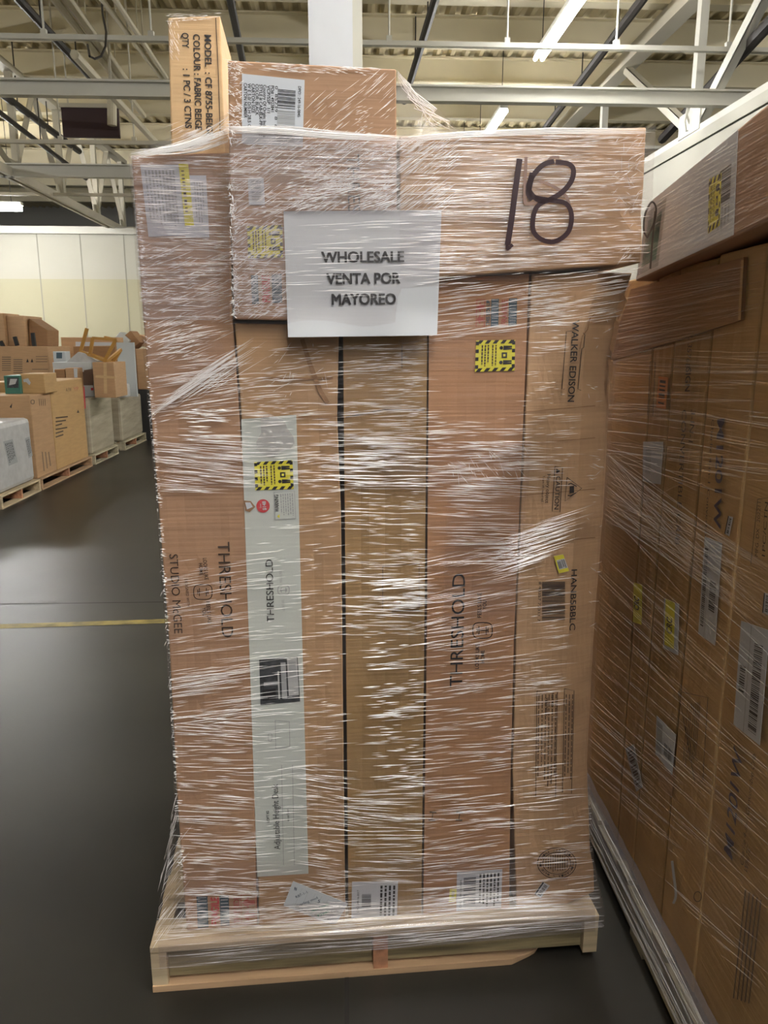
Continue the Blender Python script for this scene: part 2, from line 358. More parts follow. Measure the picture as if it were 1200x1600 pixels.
mb = MB(); mb.abox(XT2-.05, XT2+.05, yj-.06, yj+.06, ztr+.08, 5.8, 'steelw'); mb.build('vertical_web', tr)
mb = MB(); mb.abox(XT2-.05, XT2+.05, yj-3.05, yj-2.95, ztr+.08, 5.8, 'steelw'); mb.build('vertical_web', tr)
mb = MB(); angle_bar(mb, (XT2, yj-.1, ztr+.1), (XT2, yj-2.4, 5.8), .14, 'steelw'); mb.build('diagonal_web', tr)
mb = MB(); angle_bar(mb, (XT2, yj+.1, ztr+.1), (XT2, yj+2.6, 5.8), .11, 'steel'); mb.build('diagonal_web', tr)
mb = MB(); mb.box((XT2-.07, yj-.3, ztr+.03), Vector((0, .6, 0)), Vector((.015, 0, 0)), Vector((0, 0, .28)), 'steelw'); mb.build('gusset_plate', tr)
mb = MB(); y = yj+3.6; mb.abox(XT2-.05, XT2+.05, y-.06, y+.06, ztr+.08, 5.8, 'steelw'); mb.build('vertical_web', tr)
def pipe(a, b, z, r, m, label, cat='pipe', name='ceiling_pipe', hang=0):
    A, B = WZ(*a, z), WZ(*b, z); d = (B-A).normalized(); t = empty(name, A); tag(t, label, cat)
    mb = MB(); mb.tube([A-d*1.5, B+d*1.0], r, m); mb.build('pipe_run', t)
    for k in range(hang):
        p = A.lerp(B, (k+.5)/hang); h = MB(); h.tube([p + Vector((0, 0, r)), (p.x, p.y, DECK-.05)], .01, m, 6); h.build('pipe_hanger', t)
pipe((1003, 0), (850, 203), 5.75, .06, 'pipeb', 'black pipe slanting past the right end of the lit tube', hang=3)
pipe((680, 0), (641, 128), 5.75, .055, 'pipeb', 'black pipe just right of the white column', hang=2)
pipe((30, 0), (143, 122), 5.75, .055, 'pipeb', 'black pipe running back at the top left corner', hang=2)
pipe((0, 145), (96, 216), 5.5, .06, 'pipeb', 'black pipe under the left white beam beside the maroon panel', hang=2)
pipe((2, 178), (112, 262), 5.0, .04, 'pipeb', 'thinner black pipe crossing behind the left truss webs', hang=1)
pipe((360, 0), (376, 80), 5.75, .05, 'pipeb', 'black pipe showing right of the tall pale carton', hang=1)
pipe((1180, 60), (1060, 190), 4.9, .07, 'pipeb', 'thick black cable bundle over the right partition wall', 'cable', 'cable_bundle')
pipe((86, 0), (205, 155), 5.9, .05, 'pipew', 'cream pipe left of the open pipe end', hang=2)
pipe((112, 8), (190, 118), 5.95, .07, 'pipew', 'fat cream pipe ending in a dark open end', hang=2)
pipe((160, 0), (232, 95), 5.8, .035, 'pipew', 'slim cream conduit left of a pair of conduits', 'conduit', 'ceiling_conduit', 2)
pipe((180, 0), (236, 85), 5.8, .035, 'pipew', 'slim cream conduit beside its twin above the left rail', 'conduit', 'ceiling_conduit', 2)
pipe((178, 152), (248, 228), 4.8, .05, 'pipew', 'cream pipe sloping away from the down pipe by the maroon panel')
y = WZ(140, 190, 5.0).y
mb = MB(); a, b = WY(95, 168, y), WY(187, 215, y); mb.abox(a.x, b.x, y, y+.06, b.z, a.z, 'maroon'); pn = mb.build('maroon_sheet'); tag(pn, 'dark maroon panel hanging between the left ceiling beams', 'panel')
mb = MB(); mb.abox(a.x-.03, b.x+.03, y-.02, y+.08, a.z+.001, a.z+.06, 'steel'); mb.build('top_rail', pn)
for x in (a.x+.1, b.x-.1): mb = MB(); mb.tube([(x, y+.03, a.z+.05), (x, y+.03, DECK-.05)], .012, 'steel', 6); mb.build('hanger_rod', pn)
mb = MB(); p = WY(175, 150, y-.3); q = WY(175, 196, y-.3); mb.tube([p, q], .07, 'pipew', 12); dp = mb.build('down_pipe'); mb = MB(); mb.tube([p, (p.x, p.y, DECK-.05)], .015, 'steel', 6); mb.build('hanger_rod', dp); tag(dp, 'short cream pipe stub hanging before the maroon panel', 'pipe')
mb = MB(); P = [WZ(158, -20, 6.2), WZ(160, 20, 5.6), WZ(166, 50, 5.0), WZ(165, 72, 4.7), WZ(158, 88, 4.55), WZ(148, 92, 4.5), WZ(140, 88, 4.5), WZ(137, 70, 4.93)]
mb.tube(P, .012, 'pipeb', 6); tag(mb.build('hanging_cable'), 'thin black cable looping down from the left ceiling', 'cable')
mb = MB(); P = [WY(x_, y_, yj) for x_, y_ in ((1075, 165), (1070, 190), (1072, 205), (1080, 203), (1073, 180), (1078, 165))]; mb.tube(P, .012, 'steelw', 6)
tag(mb.build('hanging_cable'), 'white looped cable at the right truss joint', 'cable')

# fluorescent battens
def batten_across(x0, x1, y, z, label):
    t = empty('batten_light', ((x0+x1)/2, y, z)); tag(t, label, 'light', 'fluorescent lights under the roof')
    mb = MB(); mb.abox(x0, x1, y-.06, y+.06, z+.055, z+.12, 'steelw'); mb.build('housing', t)
    for dy in (-.045, .045): mb = MB(); mb.tube([(x0+.03, y+dy, z+.0), (x1-.03, y+dy, z+.0)], .045, 'tube', 8); mb.build('tube', t)
    for xx in (x0+.2, x1-.2): mb = MB(); mb.tube([(xx, y, z+.12), (xx, y, DECK-.05)], .006, 'dark', 5); mb.build('suspension_wire', t)
def batten(x, y0, y1, z, label):
    t = empty('batten_light', (x, (y0+y1)/2, z)); tag(t, label, 'light', 'fluorescent lights under the roof')
    mb = MB(); mb.abox(x-.06, x+.06, y0, y1, z+.055, z+.12, 'steelw'); mb.build('housing', t)
    for dx in (-.045, .045): mb = MB(); mb.tube([(x+dx, y0+.03, z+.025), (x+dx, y1-.03, z+.025)], .026, 'tube', 8); mb.build('tube', t)
    for yy in (y0+.2, y1-.2): mb = MB(); mb.tube([(x, yy, z+.12), (x, yy, DECK-.05)], .006, 'dark', 5); mb.build('suspension_wire', t)
A, B = WZ(905, 2, 5.2), WZ(841, 97, 5.2); lx = (A.x+B.x)/2
batten(lx, A.y-.35, B.y, 5.2, 'long lit fluorescent batten above the number box')
A2 = WZ(778, 175, 5.2); batten(lx, A2.y, A2.y+2.4, 5.2, 'lit fluorescent batten further back, cut off by the number box')
batten(lx, A2.y+4, A2.y+6.4, 5.2, 'lit batten hidden behind the loads')
A3 = WY(35, 326, 16.2); batten_across(A3.x-2.4, A3.x, 16.2, A3.z, 'lit fluorescent batten at the left edge near the far wall')
for x, ys_ in ((lx, (-9, -5.2, -1.4, 2.6)), (.3, (-2.6,)), (.7, (1.0,)), (-9.5, (6, 10, 14)), (9, (2, 9))):  # unseen battens added for the lighting, placed to leave the right load dim
    for y in ys_: batten(x, y, y+2.4, 5.2, 'lit fluorescent batten added out of view to light the hall')

# white column
yc = WZ(520, 2000, 0).y; yc = 5.2
a, b = WY(482, 50, yc), WY(551, 50, yc)
col = empty('column', ((a.x+b.x)/2, yc, 0)); struct(col, 'white painted steel column behind the load'); col['category'] = 'column'
w = b.x-a.x; mb = MB(); mb.abox(a.x, b.x, yc, yc+.02, 0, DECK, 'colw'); mb.abox(a.x+w*.45, a.x+w*.55, yc+.02, yc+.26, 0, DECK, 'colw'); mb.build('front_flange', col)
mb = MB(); c = WY(566, 50, yc+.28); mb.abox(a.x, c.x, yc+.262, yc+.285, 0, DECK, 'wallwhite'); mb.build('rear_flange', col)

# ------------------------------------------------------------ pallets
def pallet(o, ux, uy, W, D, label, H=.14, cols=('wood', 'woodd', 'wood'), group=None, boards=6, broken=False):
    ux, uy = Vector(ux).normalized(), Vector(uy).normalized(); o = Vector(o); z = Vector((0, 0, 1)); rz = math.atan2(ux.y, ux.x)
    t = empty('wooden_pallet', o + ux*W/2 + uy*D/2, rz); tag(t, label, 'pallet', group)
    for i in range(3):
        x = (0, W/2-.02, W-.04)[i]; mb = MB(); mb.box(o + ux*x + uy*.004 + z*.018, ux*.04, uy*(D-.008), z*(H-.036), cols[1] if i != 1 else 'woodr'); mb.build('stringer', t)
    bw = .1; gap = (D-bw)/(boards-1)
    for i in range(boards):
        mb = MB(); mb.box(o + uy*gap*i + z*(H-.018), ux*W, uy*bw, z*.018, cols[0]); mb.build('deck_board', t, bevel=.002)
    for i in range(3):
        mb = MB()
        if broken and i == 0:
            xs = [(0, 0), (.80, 0), (.845, .02), (.86, .03), (.875, .05), (.83, .06), (.9, .1), (0, .1)]; vs = [o + ux*W*a_ + uy*b_ + z*(.0 if a_ < .82 else .004) for a_, b_ in xs]; q_ = len(xs)
            mb.add(vs+[v+z*(.018 if k_ not in (2, 3, 4) else .010) for k_, v in enumerate(vs)], [tuple(range(q_))[::-1], tuple(range(q_, 2*q_))]+[(k_, (k_+1) % q_, q_+(k_+1) % q_, q_+k_) for k_ in range(q_)], cols[2]); mb.build('bottom_board', t); continue
        mb.box(o + uy*((D-bw)*i/2), ux*W, uy*bw, z*.018, cols[2]); mb.build('bottom_board', t)
    return t
O = WZ(239, 1551, 0); Pe = WZ(932, 1497, 0); U = (Pe-O); PW = U.length; U.normalize(); Wd = UPW.cross(U); V = UPW.copy(); LZ = math.atan2(U.y, U.x)
pt = pallet(O, U, Wd, PW, 1.02, 'pale pine pallet under the film-wrapped load marked 18', cols=('wood', 'wood', 'woodo'), broken=True)
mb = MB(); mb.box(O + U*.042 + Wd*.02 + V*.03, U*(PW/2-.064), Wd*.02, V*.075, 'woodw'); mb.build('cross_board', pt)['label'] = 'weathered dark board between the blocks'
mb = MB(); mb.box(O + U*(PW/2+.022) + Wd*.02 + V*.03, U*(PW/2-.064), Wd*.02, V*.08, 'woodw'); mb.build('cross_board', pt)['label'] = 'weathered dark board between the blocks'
def LP(px, py, w): return hit(px, py, O + Wd*w, Wd)
def uv(p): d = p-O; return d.dot(U), d.z
def LW(u, v, w): return O + U*u + V*v + Wd*w
PALZ = .1405

# ------------------------------------------------------------ cartons of the main load
def carton(name, left, right, ytop, ybot, w, depth, m, label, zbot=None, wf=None, amp=.002, nx=10, seed=0, wav=0.):
    """left/right: outline tables (y, x) seen on the front plane w; the front is a gently dented grid, the rest a plain carton."""
    ny = max(6, int(abs(ybot[0]-ytop[0])/28)); vs = []; R = random.Random(seed)
    for j in range(ny+1):
        t = j/ny
        for i in range(nx+1):
            s_ = i/nx; y = (ytop[0]+(ytop[1]-ytop[0])*s_)*(1-t) + (ybot[0]+(ybot[1]-ybot[0])*s_)*t
            xl, xr = interp(left, y), interp(right, y); p = LP(xl+(xr-xl)*s_, y, w)
            edge = min(1, 4*min(s_, 1-s_))*min(1, 6*min(t, 1-t))
            d = amp*edge*abs(noise.noise(Vector((s_*3+seed, t*6, seed*1.7))))*1.6 + (wf(s_, t, y) if wf else 0) + wav*math.sin(t*40+seed)*noise.noise(Vector((s_*2, t*9, seed)))
            p += Wd*d
            if zbot is not None: p.z = max(p.z, zbot) if j < ny else zbot
            vs.append(p)
    n = (nx+1)*(ny+1); fl = [Wd*(w+depth) for _ in vs]
    back = []
    for p in vs: u_, v_ = uv(p); back.append(LW(u_, v_, w+depth))
    fs = []
    for j in range(ny):
        for i in range(nx): a = j*(nx+1)+i; fs.append((a, a+1, a+nx+2, a+nx+1))
    fs += [tuple(n+k for k in f[::-1]) for f in fs]
    ring = [i for i in range(nx+1)] + [j*(nx+1)+nx for j in range(1, ny+1)] + [ny*(nx+1)+i for i in range(nx-1, -1, -1)] + [j*(nx+1) for j in range(ny-1, 0, -1)]
    for a, b in zip(ring, ring[1:]+ring[:1]): fs.append((b, a, a+n, b+n))
    mb = MB(); mb.add(vs+back, fs, m); o = mb.build(name, None, LZ, bevel=.003, fix=True); tag(o, label, 'box', 'cartons on the main pallet'); return o
WB, WF, WG = .05, .02, .027
fB, fF, fG = Face(O+Wd*WB, -Wd), Face(O+Wd*WF, -Wd), Face(O+Wd*WG, -Wd)
LA = [(238, 205), (500, 224), (760, 245), (1000, 264), (1250, 277), (1460, 292)]
RA = [(238, 359), (500, 363.5), (800, 385), (1080, 395), (1460, 402)]
A_ = carton('carton', LA, RA, (242, 238), (1460, 1460), WB, .92, 'card_rose', 'tall narrow brown carton standing at the left end of the load', PALZ, amp=.003, seed=1)
B_ = carton('carton', [(505, 366.5), (800, 388), (1080, 397), (1460, 405)], [(505, 530), (650, 527), (800, 533), (1460, 540)], (505, 508), (1460, 1460), WB, .9, 'card_tan', 'tall tan carton with a long white printed panel', PALZ, amp=.004, seed=2)
C_ = carton('carton', [(505, 536), (1460, 545)], [(505, 668), (1000, 663), (1460, 658)], (508, 508), (1460, 1460), WB+.006, .9, 'card_olive', 'tall olive tan carton in the middle, left of the reddish one', PALZ, amp=.004, seed=3)
D_ = carton('carton', [(420, 671), (1000, 667), (1460, 661)], [(420, 827), (600, 820), (1000, 803), (1200, 798), (1460, 795)], (436, 428), (1460, 1460), WB, .9, 'card_red', 'tall reddish brown carton under the number box, with yellow lifting sticker', PALZ, seed=4)
def wE(s_, t, y):
    k = max(0, s_-.62); c = sum(.006*math.exp(-((y-yy)/5.)**2) for yy in (548, 612, 640, 770, 848, 1085, 1130, 1300)); return k*.11 + c*(.4+.6*s_) + .004*noise.noise(Vector((s_*4, t*14, 3)))
E_ = carton('carton', [(420, 831), (600, 823), (900, 809), (1200, 801), (1430, 807)], [(420, 1001), (445, 992), (470, 984), (500, 971), (560, 966), (800, 953), (1000, 937), (1200, 926), (1340, 930), (1385, 939), (1430, 935)], (428, 424), (1430, 1400), WB, .88, 'card_pale', 'crumpled pale tan carton at the right end with torn right edge', PALZ, wE, .003, 16, 5, .0015)
F_ = carton('carton', [(200, 624), (440, 626)], [(200, 1010), (340, 1003), (380, 1004), (420, 1000)], (213, 199), (437, 411), WF, .9, 'card_tan', 'wide brown carton lying on top at right, under the marker number 18', None, lambda s_, t, y: .004*noise.noise(Vector((s_*8, t*4, 7)))+(.012*noise.noise(Vector((s_*30, t*9, 2))) if s_ > .94 and t > .5 else 0), .003, 22, 6)
G_ = carton('carton', [(90, 356), (300, 359), (505, 367)], [(90, 619), (500, 621)], (94, 108), (499, 503), WG, .86, 'card_rose', 'large brown carton at top centre behind the paper sign', None, None, .003, 12, 7)
# tall pale carton standing behind, on the left carton
WI = .36; fI = Face(O+Wd*WI, -Wd); zA = uv(LP(280, 240, WB))[1]
q = [LP(262, 27, WI), LP(344, 24, WI), LP(352, 250, WI), LP(267, 250, WI)]; zt_ = .004+max(uv(LP(205, 242, WB))[1], uv(LP(352, 238, WB))[1]); q[2].z = q[3].z = zt_
mb = MB(); mb.hexa(q, Wd*.28, 'card_yellow'); I_ = mb.build('carton', None, LZ, bevel=.004); tag(I_, 'upright pale yellowish carton with large black text, topmost at left', 'box', 'cartons on the main pallet')
mb = MB(); fI.text(mb, 'MODEL  : CF 8755-BEIGE', (319.5, 54), (322.6, 213), 10.5, 'ink', bold=.018); fI.text(mb, 'COLOUR : FABRIC BEIGE', (301.8, 53), (305.5, 203), 10.5, 'ink', bold=.018)
fI.text(mb, 'QTY', (284, 51), (285.2, 75), 10.5, 'ink', bold=.018); fI.text(mb, ': 1 PC / 3 CTNS', (285.8, 107), (289.6, 200), 10.5, 'ink', bold=.018); mb.build('printed_lettering', I_)
mb = MB(); fI.stroke(mb, [(337, 28), (341, 110), (344, 205)], 1.2, 'inkbrown'); mb.build('corner_crease', I_)

# ---- A: lettering and labels
mb = MB(); t = fB.text
t(mb, 'THRESHOLD', (340, 847), (347, 996), 19, 'inkbrown'); t(mb, 'STUDIO McGEE', (264.5, 866), (272.5, 990), 13.5, 'inkbrown')
t(mb, 'LOOKS LIKE', (317, 872), (320, 906), 6, 'inkbrown', bold=.01); t(mb, 'HOME', (310.5, 880), (312, 899), 6, 'inkbrown', bold=.01)
t(mb, 'FEELS LIKE', (322, 940), (325, 975), 6, 'inkbrown', bold=.01); t(mb, 'YOU', (315.5, 949), (317, 963), 6, 'inkbrown', bold=.01); t(mb, 'DESIGNED WITH', (288.5, 905), (292.5, 948), 4.5, 'inkbrown')
def pill(f, mb, cx, cy, rx, ry, w, m, off=.0022):
    P = []
    for k in range(25):
        a = 2*math.pi*k/24; c, s_ = math.cos(a), math.sin(a); P.append((cx + rx*math.copysign(abs(c)**.6, c), cy + ry*math.copysign(abs(s_)**.6, s_)))
    f.stroke(mb, P, w, m, off)
def emblem(f, mb, cx, cy, k, m):
    pill(f, mb, cx, cy, 16*k, 13*k, 1.3, m)
    for dx in (-6, 6): f.stroke(mb, [(cx+dx*k, cy-7*k), (cx+dx*k, cy+7*k)], 1.2, m)
    f.stroke(mb, [(cx-9*k, cy), (cx+9*k, cy)], 1.2, m); f.stroke(mb, [(cx-9*k, cy-4*k), (cx-9*k, cy+4*k)], 1.2, m); f.stroke(mb, [(cx+9*k, cy-4*k), (cx+9*k, cy+4*k)], 1.2, m)
emblem(fB, mb, 317, 925, .9, 'inkbrown')
mb.build('printed_lettering', A_)
l = Label(fB, [(219, 257), (279, 257), (290, 368), (232, 370)], 'cool'); l.dashes(.08, .08, .9, .9, 9, 'inkgrey', 'v', 3); l.bars(.55, .15, .85, .8, 26, 'inkgrey', 'v'); l.done('shipping_label', A_, 'large white shipping label')
l = Label(fB, [(280, 274), (322, 274), (327, 371), (290, 371)], 'cool', .0026); l.dashes(.5, .1, .9, .8, 4, 'inkgrey', 'v', 4); l.done('shipping_label', A_, 'smaller white shipping label')
l = Label(fB, [(279, 256), (294, 256), (303, 352), (289, 353)], 'yellow', .0034); l.bars(.2, .1, .5, .8, 12, 'inkbrown', 'v', 7); l.done('warning_sticker', A_, 'narrow yellow sticker')
def fragile(f, parent, q, rows, faded='red'):
    mb = MB()
    def P(u_, v_):
        a, b, c, d = [Vector(p) for p in q]; return tuple(a.lerp(b, u_).lerp(d.lerp(c, u_), v_))
    def R(u0, v0, u1, v1, m, off=.002): f.poly(mb, [P(u0, v0), P(u1, v0), P(u1, v1), P(u0, v1)], m, off)
    for b in rows:
        if b[0] == 'blue':
            R(b[1], 0, b[2], 1, 'blue')
            for k in range(9): R(b[1]+(b[2]-b[1])*.1, (k+.2)/9, b[1]+(b[2]-b[1])*.9, (k+.45)/9, 'inkgrey', .0024)
        elif b[0] == 'text':
            h = math.dist(P(b[1], .5), P(b[2], .5))*.8; f.text(mb, b[3], P(b[2], .96), P(b[2], .04), h, b[4], bold=.03)
        elif b[0] == 'arrows':
            f.frame(mb, [P(b[1], 0), P(b[2], 0), P(b[2], 1), P(b[1], 1)], 1.2, b[3])
            for v_ in (.28, .72): f.poly(mb, [P(b[1]+.01, v_), P((b[1]+b[2])/2, v_-.2), P((b[1]+b[2])/2, v_-.08), P(b[2]-.02, v_-.08), P(b[2]-.02, v_+.08), P((b[1]+b[2])/2, v_+.08), P((b[1]+b[2])/2, v_+.2)], b[3])
    mb.build('handling_marks', parent)
fragile(fB, A_, [(307, 1401), (402, 1397), (403, 1442), (309, 1450)], (('blue', 0, .18), ('text', .2, .36, 'FRAGILE', 'red'), ('blue', .38, .53), ('text', .58, .7, 'THIS SIDE', 'redfade'), ('arrows', .73, .98, 'redfade')))
# ---- B: long white panel
QB = [(377, 655), (463, 648), (482, 1365), (402, 1370)]
l = Label(fB, QB, 'strip', .0016); pan = l.done('printed_panel', B_, 'long white printed panel')
def onB(q, m, off=.003): return Label(fB, q, m, off)
mb = MB(); t(mb, 'THRESHOLD', (428.5, 972), (426, 874), 11.5, 'ink', .0035); emblem(fB, mb, 443, 922, .55, 'inkgrey')
t(mb, 'FEELS LIKE', (441, 910), (440, 892), 4, 'inkgrey', .0035); t(mb, 'LOOKS LIKE', (445, 955), (444, 937), 4, 'inkgrey', .0035)
t(mb, 'Adjustable Height Desk', (438, 1327), (434, 1225), 10, 'ink', .0035); t(mb, 'LOFT IG', (421, 1285), (420, 1267), 4, 'ink', .0035, .02); t(mb, '6th and Grand', (452, 1283), (451, 1264), 3.4, 'ink', .0035)
for x0, x1, ya, yb in ((440, 443, 1195, 1352), (457, 460, 1195, 1352), (430, 431, 1125, 1170), (452, 453, 1128, 1166)): fB.stroke(mb, [(x0, ya), (x1, yb)], .9, 'inkgrey', .0033)
fB.stroke(mb, [(430, 1170), (453, 1166)], .9, 'inkgrey', .0033); fB.stroke(mb, [(430, 1125), (453, 1128)], .9, 'inkgrey', .0033); pill(fB, mb, 422, 1152, 3, 6, .8, 'inkgrey', .0033)
mb.build('panel_lettering', pan)
l = onB([(405, 1031), (465, 1026), (469, 1096), (407, 1102)], 'photo'); l.rect(.72, .02, .98, .85, 'photolt'); l.rect(.76, .1, .94, .4, 'inkgrey', .0008); l.rect(.46, .28, .5, .9, 'photolt'); l.rect(.1, .5, .46, .58, 'inkgrey'); l.rect(.05, .66, .4, .9, 'ink'); l.rect(.55, .1, .68, .9, 'inkgrey', .0004); l.done('product_picture', pan)
l = onB([(397, 722), (457, 719), (459, 764), (399, 766)], 'yellow'); l.hazard(); l.lifters(); l.done('lifting_sticker', pan, 'yellow hazard-striped lifting sticker')
mb = MB(); n_ = 24; fB.poly(mb, [(411+10.5*math.cos(2*math.pi*k/n_), 790.5-10.5*math.sin(2*math.pi*k/n_)) for k in range(n_)][::-1], 'red', .003)
t(mb, '$148', (416, 797), (415, 783), 5.5, 'white', .0036, .03); t(mb, 'Save', (408.5, 794), (408, 787), 3, 'white', .0036); mb.build('price_sticker', pan)['label'] = 'round red price sticker'
l = onB([(428, 769), (460, 767), (462, 810), (430, 812)], 'strip'); l.text('WARNING', .2, .72, .2, .1, .010, 'ink', .02); l.dashes(.28, .08, .95, .95, 6, 'inkgrey', 'v', 8); l.poly([(.1, .88), (.22, .8), (.22, .96)], 'yellow')
l.done('warning_label', pan); mb = MB(); fB.frame(mb, [(428, 769), (460, 767), (462, 810), (430, 812)], .8, 'inkgrey', .0038); mb.build('label_border', pan)
# crumpled clear pouch stuck to the panel
mb = MB(); cx, cy = 428, 682; rows = 7; vs = []
for j in range(rows):
    for i in range(24):
        a = 2*math.pi*i/24; rr = (j/(rows-1)); wob = 1+.15*math.sin(3*a+1)+.1*math.sin(5*a)
        vs.append(fB.pt(cx+27*rr*wob*math.cos(a), cy+33*rr*wob*math.sin(a), .004+.010*(1-rr**2)*(.6+.8*noise.noise(Vector((math.cos(a)*rr*3, math.sin(a)*rr*3, 1))))))
mb.add(vs, [(j*24+i, j*24+(i+1) % 24, (j+1)*24+(i+1) % 24, (j+1)*24+i) for j in range(rows-1) for i in range(24)], 'filmd'); mb.build('clear_pouch', B_)
mb = MB(); fB.poly(mb, [(381, 782), (392, 783), (399, 792), (390, 800), (383, 798)], 'card_dark', .0034); fB.poly(mb, [(383, 785), (391, 785), (395, 792), (386, 796)], 'cool', .0042); mb.build('torn_patch', pan)
mb = MB(); fB.stroke(mb, [(472, 530), (483, 565), (500, 610), (512, 630)], 7, 'card_dark', .003); fB.stroke(mb, [(410, 590), (470, 592), (520, 590)], 3, 'card_dark', .003); fB.stroke(mb, [(466, 652), (527, 650)], 2, 'card_dark', .003); mb.build('creased_tape', B_)
# ---- C label
l = Label(fB, [(550, 1378), (622, 1377), (620, 1440), (549, 1441)], 'cool', -.003); l.bars(.22, .3, .42, .62, 18, 'ink', 'v', 4); l.dashes(.6, .1, .97, .95, 4, 'ink', 'v', 9, .5); l.text('DPCI 249-16-0017', .16, .75, .16, .2, .006, 'ink'); l.done('shipping_label', C_, 'white label with small barcode')
mb = MB(); fC = Face(O+Wd*(WB+.006), -Wd); fC.frame(mb, [(598, 885), (655, 880), (655, 950), (598, 952)], 1.2, 'inkfade'); fC.stroke(mb, [(612, 955), (655, 953)], 1.5, 'inkfade'); fC.stroke(mb, [(628, 540), (628, 575)], 1.5, 'inkfade'); fC.stroke(mb, [(540, 652), (600, 640), (664, 640)], 1.5, 'inkbrown'); mb.build('printed_marks', C_)
# ---- D
mb = MB(); t(mb, 'THRESHOLD', (722, 1073), (727, 896), 20, 'ink'); t(mb, 'FEELS LIKE', (752, 965), (752, 926), 6, 'ink', bold=.01); t(mb, 'YOU', (760, 952), (760, 938), 6, 'ink', bold=.01)
t(mb, 'LOOKS LIKE', (748, 1045), (749, 1006), 6, 'ink', bold=.01); t(mb, 'HOME', (757, 1036), (757, 1016), 6, 'ink', bold=.01); emblem(fB, mb, 754, 985, .95, 'ink'); mb.build('printed_lettering', D_)
fragile(fB, D_, [(745, 468), (808, 466), (807, 509), (744, 511)], (('arrows', 0, .2, 'redfade'), ('text', .22, .33, 'THIS SIDE UP', 'blue'), ('blue', .36, .55), ('text', .59, .76, 'FRAGILE', 'redfade'), ('blue', .8, 1)))
l = Label(fB, [(744, 532), (805, 531), (804, 579), (742, 581)], 'yellow'); l.hazard(); l.lifters(); l.done('lifting_sticker', D_, 'yellow hazard-striped lifting sticker')
l = Label(fB, [(714, 1363), (785, 1358), (783, 1418), (713, 1424)], 'cool'); l.bars(.15, .15, .42, .85, 20, 'ink', 'v', 5); l.dashes(.48, .08, .96, .94, 6, 'ink', 'v', 11, .5); l.text('DPCI : 249-16-0045', .11, .9, .11, .2, .006, 'ink'); l.done('shipping_label', D_, 'white shipping label with barcode')
l = Label(fB, [(703, 1389), (714, 1388), (712, 1409), (701, 1410)], 'yellow'); l.bars(.3, .2, .7, .8, 5, 'inkgrey', 'v'); l.done('price_tag', D_, 'tiny yellow tag')
mb = MB(); 
for x_ in (680, 722): fB.text(mb, 'H', (x_, 1283), (x_+2, 1268), 11, 'inkfade')
mb.build('faint_stamp', D_)
# ---- E
mb = MB(); t(mb, 'WALKER EDISON', (895, 500), (887, 628), 10.5, 'ink', .004, .012)
fB.stroke(mb, [(893, 517), (885, 518), (878, 608), (882, 608)], 1, 'ink', .004); fB.stroke(mb, [(911, 520), (914, 523), (912, 543), (909, 545), (903, 608), (908, 610)], 1, 'ink', .004); t(mb, 'TM', (876, 612), (876, 618), 2.5, 'ink', .004)
fB.frame(mb, [(867, 729), (879, 730), (875, 800), (863, 799)], 1, 'ink', .004); t(mb, 'CAUTION', (869, 744), (866, 796), 7, 'ink', .004, .01); fB.poly(mb, [(869, 740), (869, 732), (876, 736)], 'ink', .004)
fB.frame(mb, [(886, 746), (909, 763), (883, 783)], 1.1, 'ink', .004); fB.poly(mb, [(890, 760), (897, 759), (897, 770), (890, 771)], 'ink', .004); fB.stroke(mb, [(888, 757), (892, 755), (901, 760)], 1.6, 'ink', .004); fB.stroke(mb, [(887, 774), (891, 775), (900, 770)], 1.6, 'ink', .004)
t(mb, 'Heavy object', (855, 741), (852, 786), 6, 'ink', .004); t(mb, 'Team lift required.', (848, 743), (846, 785), 3.6, 'ink', .004); t(mb, 'HANB5BBLC', (893, 890), (890, 985), 9, 'ink', .004, .008)
t(mb, '8 40357 72311 7', (842, 909), (840, 971), 4, 'ink', .0035)
R_ = random.Random(5)
for k in range(30):
    y_ = 910+k*2.03; fB.stroke(mb, [(847, y_), (883, y_-.5)], .5+R_.random()*1.1, 'ink', .004)
for q in ([(839, 1080), (871, 1081), (868, 1246), (837, 1245)], [(882, 1076), (897, 1079), (893, 1240), (879, 1238)]):
    fB.frame(mb, q, 1, 'inkbrown', .004); n_ = 6 if q[0][0] < 850 else 3
    for k in range(n_):
        f_ = (k+.6)/n_; xa = q[0][0]+(q[1][0]-q[0][0])*f_; xb = q[3][0]+(q[2][0]-q[3][0])*f_; y_ = 1085.
        while y_ < 1234-R_.random()*40: 
            d = 4+R_.random()*7; g = (y_-1080)/165; fB.stroke(mb, [(xa+(xb-xa)*g, y_), (xa+(xb-xa)*(g+d/165), y_+d)], 1.3, 'inkbrown', .004); y_ += d+2
fB.text(mb, 'NOTICE', (862, 1083), (861.5, 1104), 3.6, 'inkbrown', .0042, .02); fB.text(mb, 'WARNING', (853, 1090), (852.5, 1118), 3.6, 'inkbrown', .0042, .02)
for rx, ry in ((30, 24), (22, 17)): fB.stroke(mb, [(870+rx*math.cos(2*math.pi*k/32), 1349+ry*math.sin(2*math.pi*k/32)) for k in range(33)], 1.1, 'inkbrown', .005)
for k in range(10): 
    h_ = math.sqrt(max(0, 1-((k-4.5)/5.3)**2)); fB.stroke(mb, [(853+k*3.7, 1349-14*h_), (853+k*3.7, 1349+14*h_*(.7+.3*R_.random()))], 1.1, 'inkbrown', .005)
s_ = 'ARTESIA CALIFORNIA - MADE IN CHINA -'
